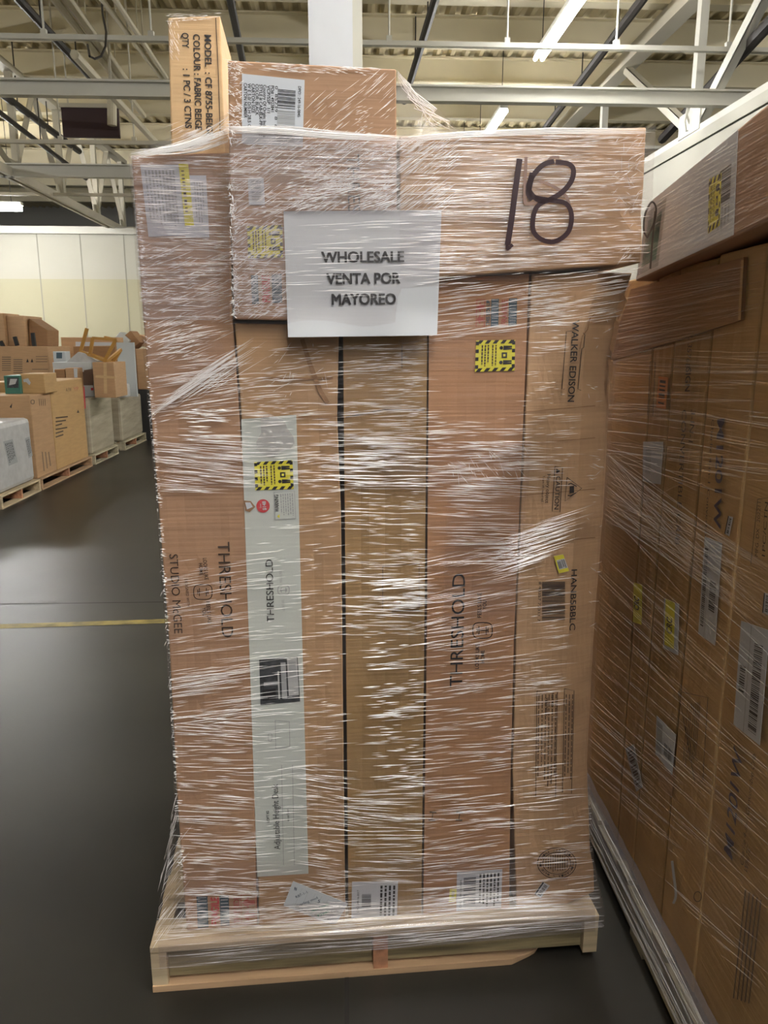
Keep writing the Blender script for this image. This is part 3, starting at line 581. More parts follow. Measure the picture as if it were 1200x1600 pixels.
for k, ch in enumerate(s_):
    if ch == ' ': continue
    a = -math.pi/2 + 2*math.pi*k/len(s_); x_, y_ = 870+24*math.cos(a), 1349+18.5*math.sin(a); dx, dy = -math.sin(a)*1.6, math.cos(a)*1.6; fB.text(mb, ch, (x_-dx, y_-dy), (x_+dx, y_+dy), 3.6, 'inkbrown', .005, .02)
mb.build('printed_lettering', E_)
l = Label(fB, [(865, 869), (880, 866), (889, 892), (873, 896)], 'white', .005); l.rect(0, 0, 1, .25, 'yellow'); l.rect(0, .8, 1, 1, 'yellow'); l.rect(0, 0, .15, 1, 'yellow'); l.bars(.2, .35, .55, .75, 6, 'ink', 'u'); l.dashes(.6, .3, .95, .8, 2, 'ink', 'v', 4); l.done('price_tag', E_, 'small yellow and white price tag')
l = Label(fB, [(848, 1378), (859, 1384), (845, 1403), (835, 1397)], 'white', .005); l.rect(0, 0, .18, 1, 'ink'); l.bars(.35, .1, .8, .9, 9, 'ink', 'v', 3); l.done('barcode_sticker', E_, 'small white barcode sticker')
mb = MB(); fB.stroke(mb, [(906, 545), (910, 525), (918, 515), (922, 497), (930, 490)], 1.6, 'card_dark', .004); 
for y_ in (640, 690, 770, 846): fB.stroke(mb, [(815, y_+4), (860, y_), (930, y_-6)], 1.1, 'card_dark', .0035)
mb.build('crease_lines', E_)
mb = MB(); fE = Face(O+Wd*(WB+.03), -Wd)
for q in ([(972, 455), (980, 470), (966, 500), (962, 490)], [(962, 500), (968, 505), (958, 552), (952, 545)], [(950, 560), (958, 566), (956, 600), (951, 590)]): fE.poly(mb, q, 'card_dark', .03)
mb.build('torn_edge', E_)
# ---- G
l = Label(fG, [(378, 115), (476, 125), (473, 230), (378, 224)], 'cool'); l.bars(.57, .17, .86, .45, 14, 'ink', 'v', 3); l.bars(.57, .47, .86, .95, 20, 'inkgrey', 'v', 6); x_ = .03
for s_, L_, m_ in (('CARTON NUMBER', .5, 'ink'), ('W E 5.0/ D/5.H 28.5 CM', .68, 'ink'), ('CARTON SIZE', .42, 'ink'), ('COLOR: BLACK', .45, 'ink'), ('STYLE # CAB-BLK-PP-3592', .74, 'ink'), ('Country Of Origin: Indonesia', .76, 'ink'), ('VCP/SSP  1/1', .4, 'ink'), ('PO# : 4923841', .38, 'ink')):
    l.text(s_, x_, .13, x_+.005, .13+L_, .0068, m_, .015); x_ += .062
l.text('0  85239  8  6  0', .53, .13, .53, .85, .006, 'ink'); l.text('DPCI : 249-16-0045', .90, .1, .90, .55, .0062, 'ink', .01); l.done('shipping_label', G_, 'large white shipping label with barcode')
mb = MB(); fG.text(mb, 'THRESHOLD', (542, 240), (546, 420), 20, 'inkbrown'); mb.build('printed_lettering', G_)
l = Label(fG, [(387, 278), (412, 278), (414, 320), (389, 320)], 'cool'); l.bars(.2, .1, .8, .9, 10, 'inkgrey', 'v'); l.done('barcode_sticker', G_, 'small white barcode sticker')
l = Label(fG, [(386, 354), (441, 352), (442, 402), (388, 404)], 'yellow'); l.hazard(); l.lifters(); l.done('lifting_sticker', G_, 'yellow lifting sticker left of the sign')
fragile(fG, G_, [(392, 430), (441, 428), (442, 473), (394, 475)], (('blue', 0, .22), ('text', .28, .58, 'FRAGILE', 'red'), ('blue', .66, .98)))
# ---- handwritten tag
l = Label(fB, [(458, 1377), (544, 1412), (523, 1447), (443, 1415)], 'white', .012, .0008)
l.text('96', .06, .30, .11, .28, .010, 'inkblue', .02); l.text('R87-1-1', .16, .55, .3, .2, .008, 'inkblue'); l.text('Sterling mod', .24, .85, .5, .25, .008, 'inkblue')
l.text('5', .52, .4, .56, .38, .01, 'inkblue'); l.text('Office Depot', .5, .9, .72, .3, .008, 'inkgreen'); l.text('Desk', .66, .9, .8, .5, .008, 'inkgreen'); l.text('Luis', .82, .55, .93, .45, .008, 'inkblue')
for k in range(6): l.rect(.18+k*.12, .12, .184+k*.12, .92, 'inkgrey', .0004)
l.dashes(.2, .78, .95, .97, 1, 'inkgrey', 'u', 5); tg = tag(l.mb.build('paper_tag', None, LZ), 'white tag with handwriting stuck slanted near the pallet', 'tag')

# ------------------------------------------------------------ stretch film over the main load
uG0 = uv(LP(357, 300, WG))[0]; uF0 = uv(LP(622, 300, WF))[0]; vG = uv(LP(450, 502, WG))[1]; fa, fb_ = uv(LP(626, 437, WF)), uv(LP(1000, 411, WF))
def sm(t): t = max(0., min(1., t)); return t*t*(3-2*t)
def film_w(u, v):
    vl = vG if u < uF0 else fa[1] + (fb_[1]-fa[1])*(u-fa[0])/(fb_[0]-fa[0])
    up = sm((v-(vl-.08))/.08)*sm((u-(uG0-.03))/.03)
    w = .040 + (.009-.040)*up
    k = sm((.215-v)/.07)
    return w*(1-k) + -.008*k
def FP(px, py, e=0.):
    p = LP(px, py, .03)
    for _ in range(2):
        u_, v_ = uv(p); w = film_w(u_, v_); p = LP(px, py, w-e)
    u_, v_ = uv(p); uc = max(interp(LT, v_)+.003, min(interp(RTb, v_)-.003, u_))
    return p + U*(uc-u_)
TOP = [LP(*p, .02) for p in ((201, 238), (262, 229), (310, 212), (357, 196), (480, 205), (620, 213), (720, 205), (1014, 199))]; TOPT = [uv(p) for p in TOP]
LT = sorted((lambda q: (q[1], q[0]))(uv(LP(x_, y_, .04))) for x_, y_ in ((200, 238), (219, 500), (241, 760), (259, 1000), (272, 1250), (266, 1320), (250, 1400), (238, 1475), (239, 1520)))
RTb = sorted((lambda q: (q[1], q[0]))(uv(LP(x_, y_, .04))) for x_, y_ in ((1015, 199), (1009, 350), (1006, 412), (980, 450), (963, 560), (948, 800), (933, 1000), (923, 1200), (928, 1340), (937, 1390), (935, 1430), (934, 1460)))
film = empty('stretch_film', LW(PW/2, .09, .5), LZ); tag(film, 'clear wrinkled stretch film wound around the main pallet load', 'wrap')
mb = MB(); nu, nv = 90, 120; vs = []; side = 8
for j in range(nv+1):
    t_ = j/nv; row = []
    for i in range(nu+1):
        s_ = i/nu; v_ = .6
        for _ in range(3):
            u_ = interp(LT, v_) + (interp(RTb, v_)-interp(LT, v_))*s_; vt = interp(TOPT, u_); vb = .085 + .012*noise.noise(Vector((u_*4, 0, 5))) + .02*s_; v_ = vb + (vt-vb)*t_
        row.append((u_, v_, film_w(u_, v_) + .0015*noise.noise(Vector((u_*6, v_*40, 2)))))
    L_, R_e = row[0], row[-1]
    row = [(L_[0]-.006*min(1, k)+.004*noise.noise(Vector((k, L_[1]*30, 1))), L_[1], L_[2]+.012+.9*k/side) for k in range(side, -1, -1)][:-1] + row + [(R_e[0]+.006+.004*noise.noise(Vector((k, R_e[1]*30, 4))), R_e[1], R_e[2]+.012+.9*k/side) for k in range(1, side+1)]
    vs += [LW(*p) for p in row]
n_ = nu+1+2*side
mb.add(vs, [(j*n_+i, j*n_+i+1, (j+1)*n_+i+1, (j+1)*n_+i) for j in range(nv) for i in range(n_-1)], 'film')
mb.build('film_sheet', film, smooth=True)
# tents of film between cartons
def sheet(name, tri, m, n=14, sag=.01):
    a, b, c = tri; vs = []; fs = []
    for j in range(n+1):
        for i in range(n+1):
            p = a.lerp(b, i/n).lerp(a.lerp(c, i/n), j/n); vs.append(p + Wd*sag*math.sin(math.pi*i/n)*math.sin(math.pi*j/n))
    mb = MB(); mb.add(vs, [(j*(n+1)+i, j*(n+1)+i+1, (j+1)*(n+1)+i+1, (j+1)*(n+1)+i) for j in range(n) for i in range(n)], m); return mb.build(name, film, smooth=True)
sheet('film_tent', (LP(621, 110, .06), LP(622, 214, .06), LP(722, 206, .10)), 'filmt')
sheet('film_tent', (LP(356, 178, .03), LP(204, 240, .045), LP(358, 232, .03)), 'filmt')
sheet('film_overlap', (LP(200, 240, .036), LP(357, 560, .036), LP(243, 665, .036)), 'film')
# extra wound layers
def layer(q, m, e=.0015, n=20):
    vs = []
    for j in range(n+1):
        for i in range(n+1):
            a, b, c, d = [Vector(p) for p in q]; p = a.lerp(b, i/n).lerp(d.lerp(c, i/n), j/n); vs.append(FP(p.x, p.y, e))
    mb = MB(); mb.add(vs, [(j*(n+1)+i, j*(n+1)+i+1, (j+1)*(n+1)+i+1, (j+1)*(n+1)+i) for j in range(n) for i in range(n)], m); mb.build('film_overlap', film, smooth=True)
layer([(204, 243), (357, 240), (359, 500), (222, 500)], 'filmd'); layer([(358, 205), (621, 216), (621, 330), (362, 330)], 'filmd'); layer([(362, 330), (443, 330), (448, 495), (366, 495)], 'filmd', .002)
layer([(622, 216), (1010, 203), (1000, 405), (626, 432)], 'film', .002); layer([(247, 690), (376, 690), (380, 762), (250, 762)], 'film'); layer([(537, 540), (664, 535), (662, 760), (540, 765)], 'film')
layer([(600, 690), (830, 690), (826, 765), (600, 765)], 'film'); layer([(700, 765), (822, 765), (812, 960), (690, 985)], 'film', .002)
layer([(280, 1350), (930, 1330), (932, 1420), (262, 1470)], 'film')
layer([(246, 1470), (930, 1420), (930, 1455), (250, 1515)], 'filmd')
# wrinkles: raised ridges in the film, coloured near white for the lamp glints
def ridge(mb, pts3, wd_, h, m='ridge', nrm=None):
    nrm = nrm or -Wd; vs = []
    for i, p in enumerate(pts3):
        d = (pts3[min(i+1, len(pts3)-1)]-pts3[max(i-1, 0)]).normalized(); q = d.cross(nrm).normalized(); k = max(.12, min(1, 3.2*min(i, len(pts3)-1-i)/(len(pts3)-1)))
        vs += [p+q*wd_*.5*k, p+q*wd_*.26*k+nrm*h*k, p-q*wd_*.5*k]
    mb.add(vs, [f for i in range(len(pts3)-1) for f in ((3*i, 3*i+1, 3*i+4, 3*i+3), (3*i+1, 3*i+2, 3*i+5, 3*i+4))], m)
RR = random.Random(77)
def zone(mb, q, n, ang, sd, ln, wpx=(.7, 1.5), fn=None, m='ridge', nrm=None, scale=.00105, clump=True, e=.001):
    n = int(n*1.25) if m == 'ridge' else n; fn = fn or (lambda x, y: FP(x, y, e)); a, b, c, d = [Vector(p) for p in q]; k = 0; tries = 0
    while k < n and tries < n*6:
        tries += 1; s_, t_ = RR.random(), RR.random(); p = a.lerp(b, s_).lerp(d.lerp(c, s_), t_)
        AF = noise.noise(Vector((p.x*.012+n, p.y*.02, 9.)))
        if clump and noise.noise(Vector((p.x*.016, p.y*.045, n*.37))) + RR.random()*.7 < .18: continue
        k += 1; A = rad(ang + sd*.7*AF + RR.gauss(0, min(1.2, sd*.3)) + (RR.gauss(0, sd) if sd > 20 else 0)); L = ln[0] + (ln[1]-ln[0])*RR.random()**2; dv = Vector((math.cos(A), math.sin(A))); cv = RR.gauss(0, .008)*L; sg = max(2, min(6, int(L/16)))
        P = [p + dv*(L*(i/sg-.5)) + Vector((-dv.y, dv.x))*(cv*math.sin(math.pi*i/sg) + RR.gauss(0, .07)) for i in range(sg+1)]
        w_ = (wpx[0] + (wpx[1]-wpx[0])*RR.random()**2)*scale; ridge(mb, [fn(z.x, z.y) for z in P], w_, w_*.55, m, nrm)
mb = MB()
zone(mb, [(212, 245), (352, 245), (356, 500), (225, 500)], 430, 1, 5, (8, 60)); zone(mb, [(226, 380), (357, 380), (365, 560), (235, 560)], 150, -22, 10, (10, 50))
zone(mb, [(230, 500), (362, 505), (370, 650), (245, 660)], 150, -8, 14, (15, 80)); zone(mb, [(246, 640), (290, 600), (365, 545), (365, 590)], 60, -33, 3, (50, 140), clump=False)
zone(mb, [(285, 640), (350, 640), (350, 690), (290, 690)], 40, 2, 4, (15, 50), (1, 4)); zone(mb, [(250, 680), (375, 680), (380, 770), (252, 770)], 130, 3, 5, (25, 110))  # first zone puts a patch of film glare into wide white ridges
zone(mb, [(262, 880), (388, 860), (388, 1000), (268, 1010)], 75, -8, 5, (20, 90), (.5, 1.1)); zone(mb, [(270, 1010), (395, 1010), (400, 1130), (278, 1130)], 110, -7, 4, (20, 110))
zone(mb, [(278, 1120), (398, 1120), (402, 1400), (292, 1400)], 200, 2, 11, (15, 100)); zone(mb, [(285, 1390), (402, 1390), (402, 1455), (292, 1455)], 130, -3, 8, (10, 60))
zone(mb, [(206, 245), (216, 245), (292, 1400), (282, 1400)], 420, 2, 8, (3, 11), (.8, 2.2))
zone(mb, [(358, 215), (620, 222), (620, 330), (361, 330)], 520, 0, 5, (8, 55)); zone(mb, [(358, 215), (620, 222), (620, 330), (361, 330)], 380, -33, 6, (8, 40))
zone(mb, [(361, 330), (441, 330), (446, 495), (365, 495)], 260, 0, 7, (6, 35)); zone(mb, [(361, 330), (441, 330), (446, 495), (365, 495)], 240, -34, 8, (6, 30)); zone(mb, [(356, 200), (366, 200), (373, 495), (362, 495)], 130, 10, 60, (4, 12), (1, 3))
zone(mb, [(450, 275), (620, 270), (620, 322), (450, 326)], 160, -15, 14, (8, 40), (1, 2.4))
zone(mb, [(622, 218), (1003, 206), (995, 408), (690, 428)], 620, -2, 3, (10, 80)); zone(mb, [(622, 218), (720, 216), (700, 325), (622, 325)], 220, -36, 6, (10, 50)); zone(mb, [(960, 210), (1008, 205), (1000, 405), (960, 405)], 60, -30, 30, (8, 30))
zone(mb, [(447, 333), (688, 333), (684, 470), (450, 470)], 60, -2, 3, (15, 100), e=.001); zone(mb, [(690, 432), (978, 420), (960, 500), (690, 530)], 150, -7, 7, (20, 110)); zone(mb, [(622, 480), (690, 480), (690, 540), (622, 540)], 14, -5, 5, (20, 60))
zone(mb, [(368, 540), (530, 540), (530, 640), (372, 645)], 90, -4, 12, (10, 60)); zone(mb, [(372, 640), (530, 640), (532, 760), (382, 760)], 120, -1, 7, (12, 70)); zone(mb, [(412, 535), (520, 535), (520, 620), (412, 620)], 18, -50, 30, (6, 26))
zone(mb, [(538, 540), (664, 535), (662, 680), (540, 690)], 170, -2, 5, (12, 80)); zone(mb, [(538, 680), (664, 680), (662, 760), (540, 760)], 130, 1, 5, (15, 110), (.8, 3)); zone(mb, [(545, 760), (662, 760), (662, 990), (545, 1000)], 180, 1, 5, (12, 75))
zone(mb, [(590, 905), (662, 905), (660, 950), (590, 950)], 60, -1, 6, (15, 60), (1, 3.4)); zone(mb, [(580, 1000), (664, 1000), (660, 1240), (576, 1240)], 120, -3, 4, (15, 60), (1, 3.6)); zone(mb, [(545, 1240), (660, 1220), (660, 1380), (548, 1380)], 110, 0, 12, (20, 110))
zone(mb, [(470, 760), (536, 760), (540, 1200), (480, 1200)], 90, -5, 7, (10, 60)); zone(mb, [(478, 1200), (540, 1200), (542, 1445), (482, 1445)], 110, 6, 12, (15, 80)); zone(mb, [(382, 820), (474, 820), (482, 1365), (402, 1365)], 150, -5, 6, (10, 80))
zone(mb, [(400, 1370), (542, 1370), (544, 1455), (404, 1455)], 100, -4, 7, (10, 80))
zone(mb, [(668, 640), (830, 640), (826, 700), (668, 700)], 45, -2, 6, (15, 70)); zone(mb, [(668, 690), (840, 690), (836, 765), (668, 765)], 150, 1, 7, (15, 90)); zone(mb, [(700, 700), (840, 700), (836, 750), (700, 750)], 30, 50, 25, (8, 30)); zone(mb, [(705, 765), (825, 765), (812, 880), (695, 880)], 110, 1, 4, (20, 100))
zone(mb, [(665, 870), (812, 850), (806, 1000), (664, 1020)], 100, -10, 5, (20, 110), (.5, 1.1)); zone(mb, [(664, 1010), (802, 1000), (798, 1180), (662, 1190)], 100, -6, 4, (12, 90)); zone(mb, [(662, 1190), (798, 1180), (796, 1420), (662, 1440)], 170, -6, 6, (15, 110))
zone(mb, [(825, 440), (890, 440), (885, 560), (820, 560)], 60, -1, 5, (10, 50)); zone(mb, [(820, 580), (900, 580), (890, 760), (812, 760)], 60, -2, 6, (8, 50)); zone(mb, [(800, 840), (888, 800), (884, 850), (798, 900)], 90, -16, 3, (25, 110), clump=False)
zone(mb, [(806, 900), (884, 900), (876, 1230), (800, 1230)], 120, -6, 4, (12, 70)); zone(mb, [(802, 1230), (925, 1220), (930, 1390), (806, 1400)], 80, -5, 7, (12, 80)); zone(mb, [(915, 480), (960, 470), (930, 1000), (920, 1000)], 30, 10, 30, (6, 24))
zone(mb, [(292, 1425), (930, 1385), (932, 1420), (270, 1468)], 190, -4, 4, (20, 140)); zone(mb, [(246, 1478), (930, 1424), (930, 1450), (258, 1515)], 90, -5, 3, (30, 200)); zone(mb, [(262, 1300), (285, 1300), (290, 1450), (244, 1470)], 60, -55, 12, (15, 60))
GP = lambda x, y: LP(x, y, WG-.006)
zone(mb, [(480, 118), (618, 118), (618, 210), (480, 210)], 60, -40, 9, (10, 55), fn=GP); zone(mb, [(356, 96), (378, 98), (378, 225), (358, 225)], 150, 10, 40, (4, 13), (.6, 1.6), fn=GP); zone(mb, [(360, 94), (620, 108), (620, 122), (365, 108)], 90, 6, 14, (6, 30), (.6, 1.6), fn=GP)
zone(mb, [(380, 195), (476, 200), (620, 212), (360, 215)], 90, 3, 6, (20, 120), fn=lambda x, y: LP(x, y, .012)); zone(mb, [(558, 165), (582, 165), (582, 215), (552, 215)], 40, -20, 20, (4, 9), fn=GP)
for k in range(14):
    y0 = 110+k*.8; ridge(mb, [LP(621, y0, .06).lerp(LP(655+68*RR.random(), 207, .09), i/5) for i in range(6)], .002, .001)
for k in range(26):
    a, b = LP(204+70*RR.random()**2, 240-8*RR.random(), .042), LP(357, 178+50*RR.random(), .026); ridge(mb, [a.lerp(b, i/6)+V*(-.012*math.sin(math.pi*i/6)) for i in range(7)],   .0016, .0009)
for P in ([(357, 197), (430, 200), (520, 208), (622, 213)], [(622, 214), (720, 206), (860, 200), (1010, 201)], [(204, 240), (280, 226), (357, 200)]):
    for k in range(7): ridge(mb, [LP(x_, y_+k*1.3+RR.random(), .008) for x_, y_ in P], .003, .0016)
for k in range(420):
    v_ = .2+1.85*RR.random(); w0 = .06+.8*RR.random(); L_ = .03+.16*RR.random()**2; sl = RR.gauss(0, .06)
    ridge(mb, [LW(interp(LT, v_+sl*L_*i/4)-.010, v_+sl*L_*i/4, w0+L_*i/4) for i in range(5)], .0016, .0009, 'ridge', -U)
IP = lambda x, y: LP(x, y, WI-.004)
zone(mb, [(263, 30), (278, 30), (283, 100), (265, 100)], 36, 72, 14, (5, 14), (.6, 1.2), fn=IP); zone(mb, [(266, 195), (300, 205), (350, 225), (268, 232)], 60, -22, 12, (8, 40), fn=IP); zone(mb, [(262, 22), (345, 20), (346, 30), (262, 34)], 50, 5, 20, (5, 18), (.6, 1.6), fn=IP)
mb.build('film_wrinkle_glint', film)
# marker number on the film
mb = MB()
def spline(P, n=8):
    out = []
    for i in range(len(P)-1):
        p0, p1, p2, p3 = [Vector(P[max(0, min(len(P)-1, i+k))]) for k in (-1, 0, 1, 2)]
        for j in range(n):
            t_ = j/n; out.append(tuple(.5*((2*p1)+(p2-p0)*t_+(2*p0-5*p1+4*p2-p3)*t_*t_+(3*p1-p0-3*p2+p3)*t_**3)))
    return out+[P[-1]]
fn = lambda x, y: FP(x, y, .0042)
fB.stroke(mb, spline([(812, 248), (805, 300), (799, 345), (793, 383)]), 9, 'marker', fn=fn); fB.stroke(mb, spline([(793, 380), (793, 389), (801, 382)]), 5, 'marker', fn=fn)
fB.stroke(mb, spline([(866, 252), (848, 258), (832, 276), (826, 294), (836, 309), (852, 314), (876, 302), (892, 284), (896, 266), (888, 256), (868, 253)]), 8, 'marker', fn=fn)
fB.stroke(mb, spline([(836, 309), (860, 313), (884, 318), (893, 336), (888, 362), (868, 377), (848, 375), (834, 362), (833, 340), (840, 322), (856, 312)]), 7.5, 'marker', fn=fn)
fB.stroke(mb, spline([(832, 270), (826, 300), (832, 312)]), 9, 'marker', fn=fn)
fg = lambda x, y: FP(x, y, .0034)
fB.stroke(mb, spline([(822, 245), (820, 300), (822, 318), (838, 316)]), 5, 'markfade', fn=fg); fB.stroke(mb, spline([(842, 282), (866, 292), (884, 306), (890, 322)]), 5, 'markfade', fn=fg); fB.stroke(mb, spline([(852, 256), (862, 246), (874, 246)]), 4, 'markfade', fn=fg)
mb.build('marker_number', film)['label'] = 'number 18 written in dark marker'
# paper sign
mb = MB(); n_ = 16; vs = []; q = [Vector(p) for p in ((443, 330), (690, 328), (683, 524), (450, 527))]
for e in (0., .0006):
    for j in range(n_+1):
        for i in range(n_+1):
            s_, t_ = i/n_, j/n_; p = q[0].lerp(q[1], s_).lerp(q[3].lerp(q[2], s_), t_); c = max(0, t_-.8)*.05*(1+.5*math.sin(s_*9)) 
            vs.append(LP(p.x, p.y, .0145+.0010*math.sin(t_*11)*math.sin(s_*5) - c + e))
k_ = (n_+1)**2; fs = [(j*(n_+1)+i, j*(n_+1)+i+1, (j+1)*(n_+1)+i+1, (j+1)*(n_+1)+i) for j in range(n_) for i in range(n_)]
mb.add(vs, fs + [tuple(k_+a for a in f[::-1]) for f in fs], 'white'); sg = mb.build('paper_sign', None, LZ, smooth=True); tag(sg, 'white paper wholesale sign in two languages hanging on the film', 'sign')
mb = MB(); fS = Face(O+Wd*.012, -Wd)
for k, (a_, b_) in enumerate(((-.7, .4), (.7, -.4), (-.7, -.4), (.7, .4), (0, 0))):
    for body, x0, y0, x1, y1 in (('WHOLESALE', 503, 410, 631, 409), ('VENTA POR', 511, 444, 625, 442.5), ('MAYOREO', 519, 476, 618, 475)): fS.text(mb, body, (x0+a_, y0+b_), (x1+a_, y1+b_), 17, 'ink', k*.0001)
mb.build('printed_lettering', sg)

# ------------------------------------------------------------ neighbouring load at right
KX = .79; ang = rad(-1.4); KD = (FW*math.cos(ang)+RT*math.sin(ang)); kp = CAM*0 + RT*KX; KN = -(RT*math.cos(ang)-FW*math.sin(ang)); KR = -KN
KR.z = 0; KZ = math.atan2(KR.y, KR.x)
fK = Face(kp, KN)
def K(px, py, off=0.): return fK.pt(px, py, off)
def kcarton(name, xl, xr, pyref, z0, z1, m, label, depth=.85, off=0., tilt=0., jog=0.):
    a, b = K(xl, pyref, off), K(xr, pyref, off); far, near = Vector((a.x, a.y, 0)), Vector((b.x, b.y, 0)); mb = MB(); n = 14; vs = []
    for j in range(n+1):
        for i in range(7):
            p = near.lerp(far, i/6); p.z = z1 + (z0-z1)*j/n; e = min(1, 4*min(i/6, 1-i/6)); vs.append(p + KN*(.004*e*noise.noise(Vector((i*.6+xl, j*.7, 1)))))
    k = len(vs); vs += [near.lerp(far, i/6) + Vector((0, 0, z1+(z0-z1)*j/n)) + KR*depth for j in range(n+1) for i in range(7)]
    fs = [(j*7+i, j*7+i+1, j*7+i+8, j*7+i+7) for j in range(n) for i in range(6)]; fs += [tuple(k+a_ for a_ in f[::-1]) for f in fs]
    ring = list(range(7)) + [j*7+6 for j in range(1, n+1)] + [n*7+i for i in range(5, -1, -1)] + [j*7 for j in range(n-1, 0, -1)]
    for a_, b_ in zip(ring, ring[1:]+ring[:1]): fs.append((b_, a_, a_+k, b_+k))
    mb.add(vs, fs, m); o = mb.build(name, None, KZ, bevel=.006, fix=True); return tag(o, label, 'box', 'cartons on the neighbouring load')
kz0, kz1 = .15, 1.86
K1 = kcarton('carton', 930, 1008, 700, kz0, 1.878, 'card_side', 'farthest tall carton of the neighbouring load, in deep shade')
K2 = kcarton('carton', 1009.5, 1040, 700, kz0, 1.876, 'card_side', 'shaded tall carton with a long vertical title, second from the far end')
K3 = kcarton('carton', 1041, 1096, 700, kz0, 1.88, 'card_side', 'tall carton with two small yellow labels on the neighbouring load')
K4 = kcarton('carton', 1097.5, 1167, 700, kz0, 1.885, 'card_side', 'tall carton with a long white barcode label, second from the right picture edge', off=.004)
K5 = kcarton('carton', 1169, 1420, 700, kz0, 1.90, 'card_side', 'nearest tall carton at the right picture edge')
# white printed carton on top
fT = Face(kp+KN*.05, KN); q = [fT.pt(1205, 157), fT.pt(1011, 318), fT.pt(992, 440), fT.pt(1203, 343)]
q2 = [q[0], q[1], q[2], q[3]]; d_ = (q[0]-q[1]); q2[0] = q[0]+d_*.9; q2[3] = q[3]+(q[3]-q[2])*.9
mb = MB(); mb.hexa(q2, KR*.8, 'card_rose'); T_ = mb.build('carton', None, KZ, bevel=.006); tag(T_, 'long carton with white printed end lying on top of the neighbouring load', 'box', 'cartons on the neighbouring load')
l = Label(fT, [(1012, 319), (1153, 203), (1146, 367), (994, 437)], 'cool'); l.rect(.0, .12, .28, .95, 'inkgrey'); l.rect(.05, .25, .24, .85, 'green'); l.bars(.86, .28, .96, .62, 22, 'ink', 'v', 2); l.dashes(.86, .66, .97, .9, 4, 'inkgrey', 'v', 5); pp = l.done('printed_panel', T_, 'white printed panel')
l = Label(fT, [(1108, 280), (1127, 270), (1124, 352), (1106, 365)], 'yellow', .0032); l.hazard(.12, 3); l.lifters(); l.done('lifting_sticker', pp, 'yellow hazard-striped sticker')
mb = MB(); fT.stroke(mb, spline([(1012, 372), (1006, 360), (1008, 335), (1018, 316), (1025, 325), (1022, 348), (1012, 370)]), 3, 'ink', .014); fT.stroke(mb, spline([(1024, 330), (1020, 370), (1016, 420)]), 3, 'ink', .014); mb.build('marker_mark', T_)
mb = MB(); fK.text(mb, '3-IN-1', (1080, 640), (1076, 690), 7, 'inkbrown', .006); fK.text(mb, 'CONVERTIBLE CRIB', (1066, 640), (1055, 850), 7, 'inkbrown', .006); fK.text(mb, 'L 3576B', (1076, 525), (1071, 575), 7, 'inkbrown', .006); fK.text(mb, 'SIGN', (1072, 575), (1070, 612), 8, 'inkbrown', .006, .02)
mb.build('printed_lettering', K3)
mb = MB()
fK.frame(mb, [(1060, 1080), (1106, 1090), (1098, 1220), (1086, 1225)], 1, 'inkbrown', .008)
for k in range(7): fK.stroke(mb, [(1094-k*3.2, 1095+R_.random()*8), (1087-k*3.2, 1200-R_.random()*25)], .8, 'inkbrown', .008)
fK.text(mb, 'M1201W', (1121, 655), (1115, 825), 11, 'inkviolet', .008, .02); fK.text(mb, 'Charlie 4-in-1 Convertible', (1112, 655), (1100, 850), 4, 'inkbrown', .008)
fK.stroke(mb, [(1090+6*math.cos(k*.6), 1401+8*math.sin(k*.6)) for k in range(12)], 1.2, 'inkbrown', .008); mb.build('printed_lettering', K4); mb = MB()
fK.text(mb, 'M1201W', (1144, 1345), (1160, 1178), 15, 'inkviolet', .008, .01); fK.text(mb, 'Charlie 4-in-1 Convertible Crib', (1161, 1354), (1181, 1180), 6, 'inkbrown', .008); fK.text(mb, 'WHITE', (1168, 1367), (1173, 1328), 7, 'inkbrown', .008)
for k, s_ in enumerate(('MFG. DX : 202211', '1PC/CTN')): fK.text(mb, s_, (1184+k*11, 870), (1189+k*11, 785), 5, 'inkbrown', .008)
fK.frame(mb, [(1184, 780), (1215, 776), (1205, 905), (1173, 882)], 1, 'inkbrown', .008)
for k in range(5): fK.stroke(mb, [(1165+k*6, 1390+k*4), (1146+k*6, 1560+k*2)], 2.2, 'inkfade', .008)
mb.build('printed_lettering', K5)
l = Label(fK, [(1101, 838), (1128, 849), (1117, 1009), (1091, 990)], 'white', .008); l.bars(.08, .1, .28, .9, 40, 'ink', 'v', 2); l.bars(.5, .4, .85, .7, 14, 'ink', 'v', 8); l.rect(.34, 0, .36, 1, 'inkgrey'); l.done('barcode_label', K4, 'upper long white barcode label')
l = Label(fK, [(1158, 970), (1202, 985), (1187, 1165), (1146, 1132)], 'white', .008); l.bars(.55, .15, .85, .95, 44, 'ink', 'v', 3); l.bars(.1, .4, .3, .65, 10, 'ink', 'v', 8); l.rect(.38, 0, .41, 1, 'inkgrey'); l.done('barcode_label', K5, 'long white barcode label')
l = Label(fK, [(1138, 806), (1145, 808), (1139, 838), (1132, 834)], 'white', .008); l.rect(0, 0, .2, 1, 'ink'); l.bars(.4, .1, .85, .9, 9, 'ink', 'v'); l.done('barcode_sticker', K4, 'tiny white barcode sticker')
l = Label(fK, [(1194, 926), (1203, 928), (1201, 962), (1191, 957)], 'white', .008); l.rect(0, 0, .2, 1, 'ink'); l.bars(.4, .1, .85, .9, 9, 'ink', 'v'); l.done('barcode_sticker', K5, 'tiny white barcode sticker')
l = Label(fK, [(1038, 935), (1061, 944), (1059, 1024), (1036, 1012)], 'white', .007); l.rect(.1, 0, .75, .92, 'yellow'); l.text('CRC', .58, .66, .58, .34, .035, 'ink', .03); l.done('yellow_label', K3, 'yellow and white label')
l = Label(fK, [(990, 910), (1003, 914), (1002, 976), (989, 972)], 'yellow', .007); l.text('CRC', .7, .68, .7, .34, .04, 'ink', .03); l.done('yellow_label', K2, 'plain yellow label')
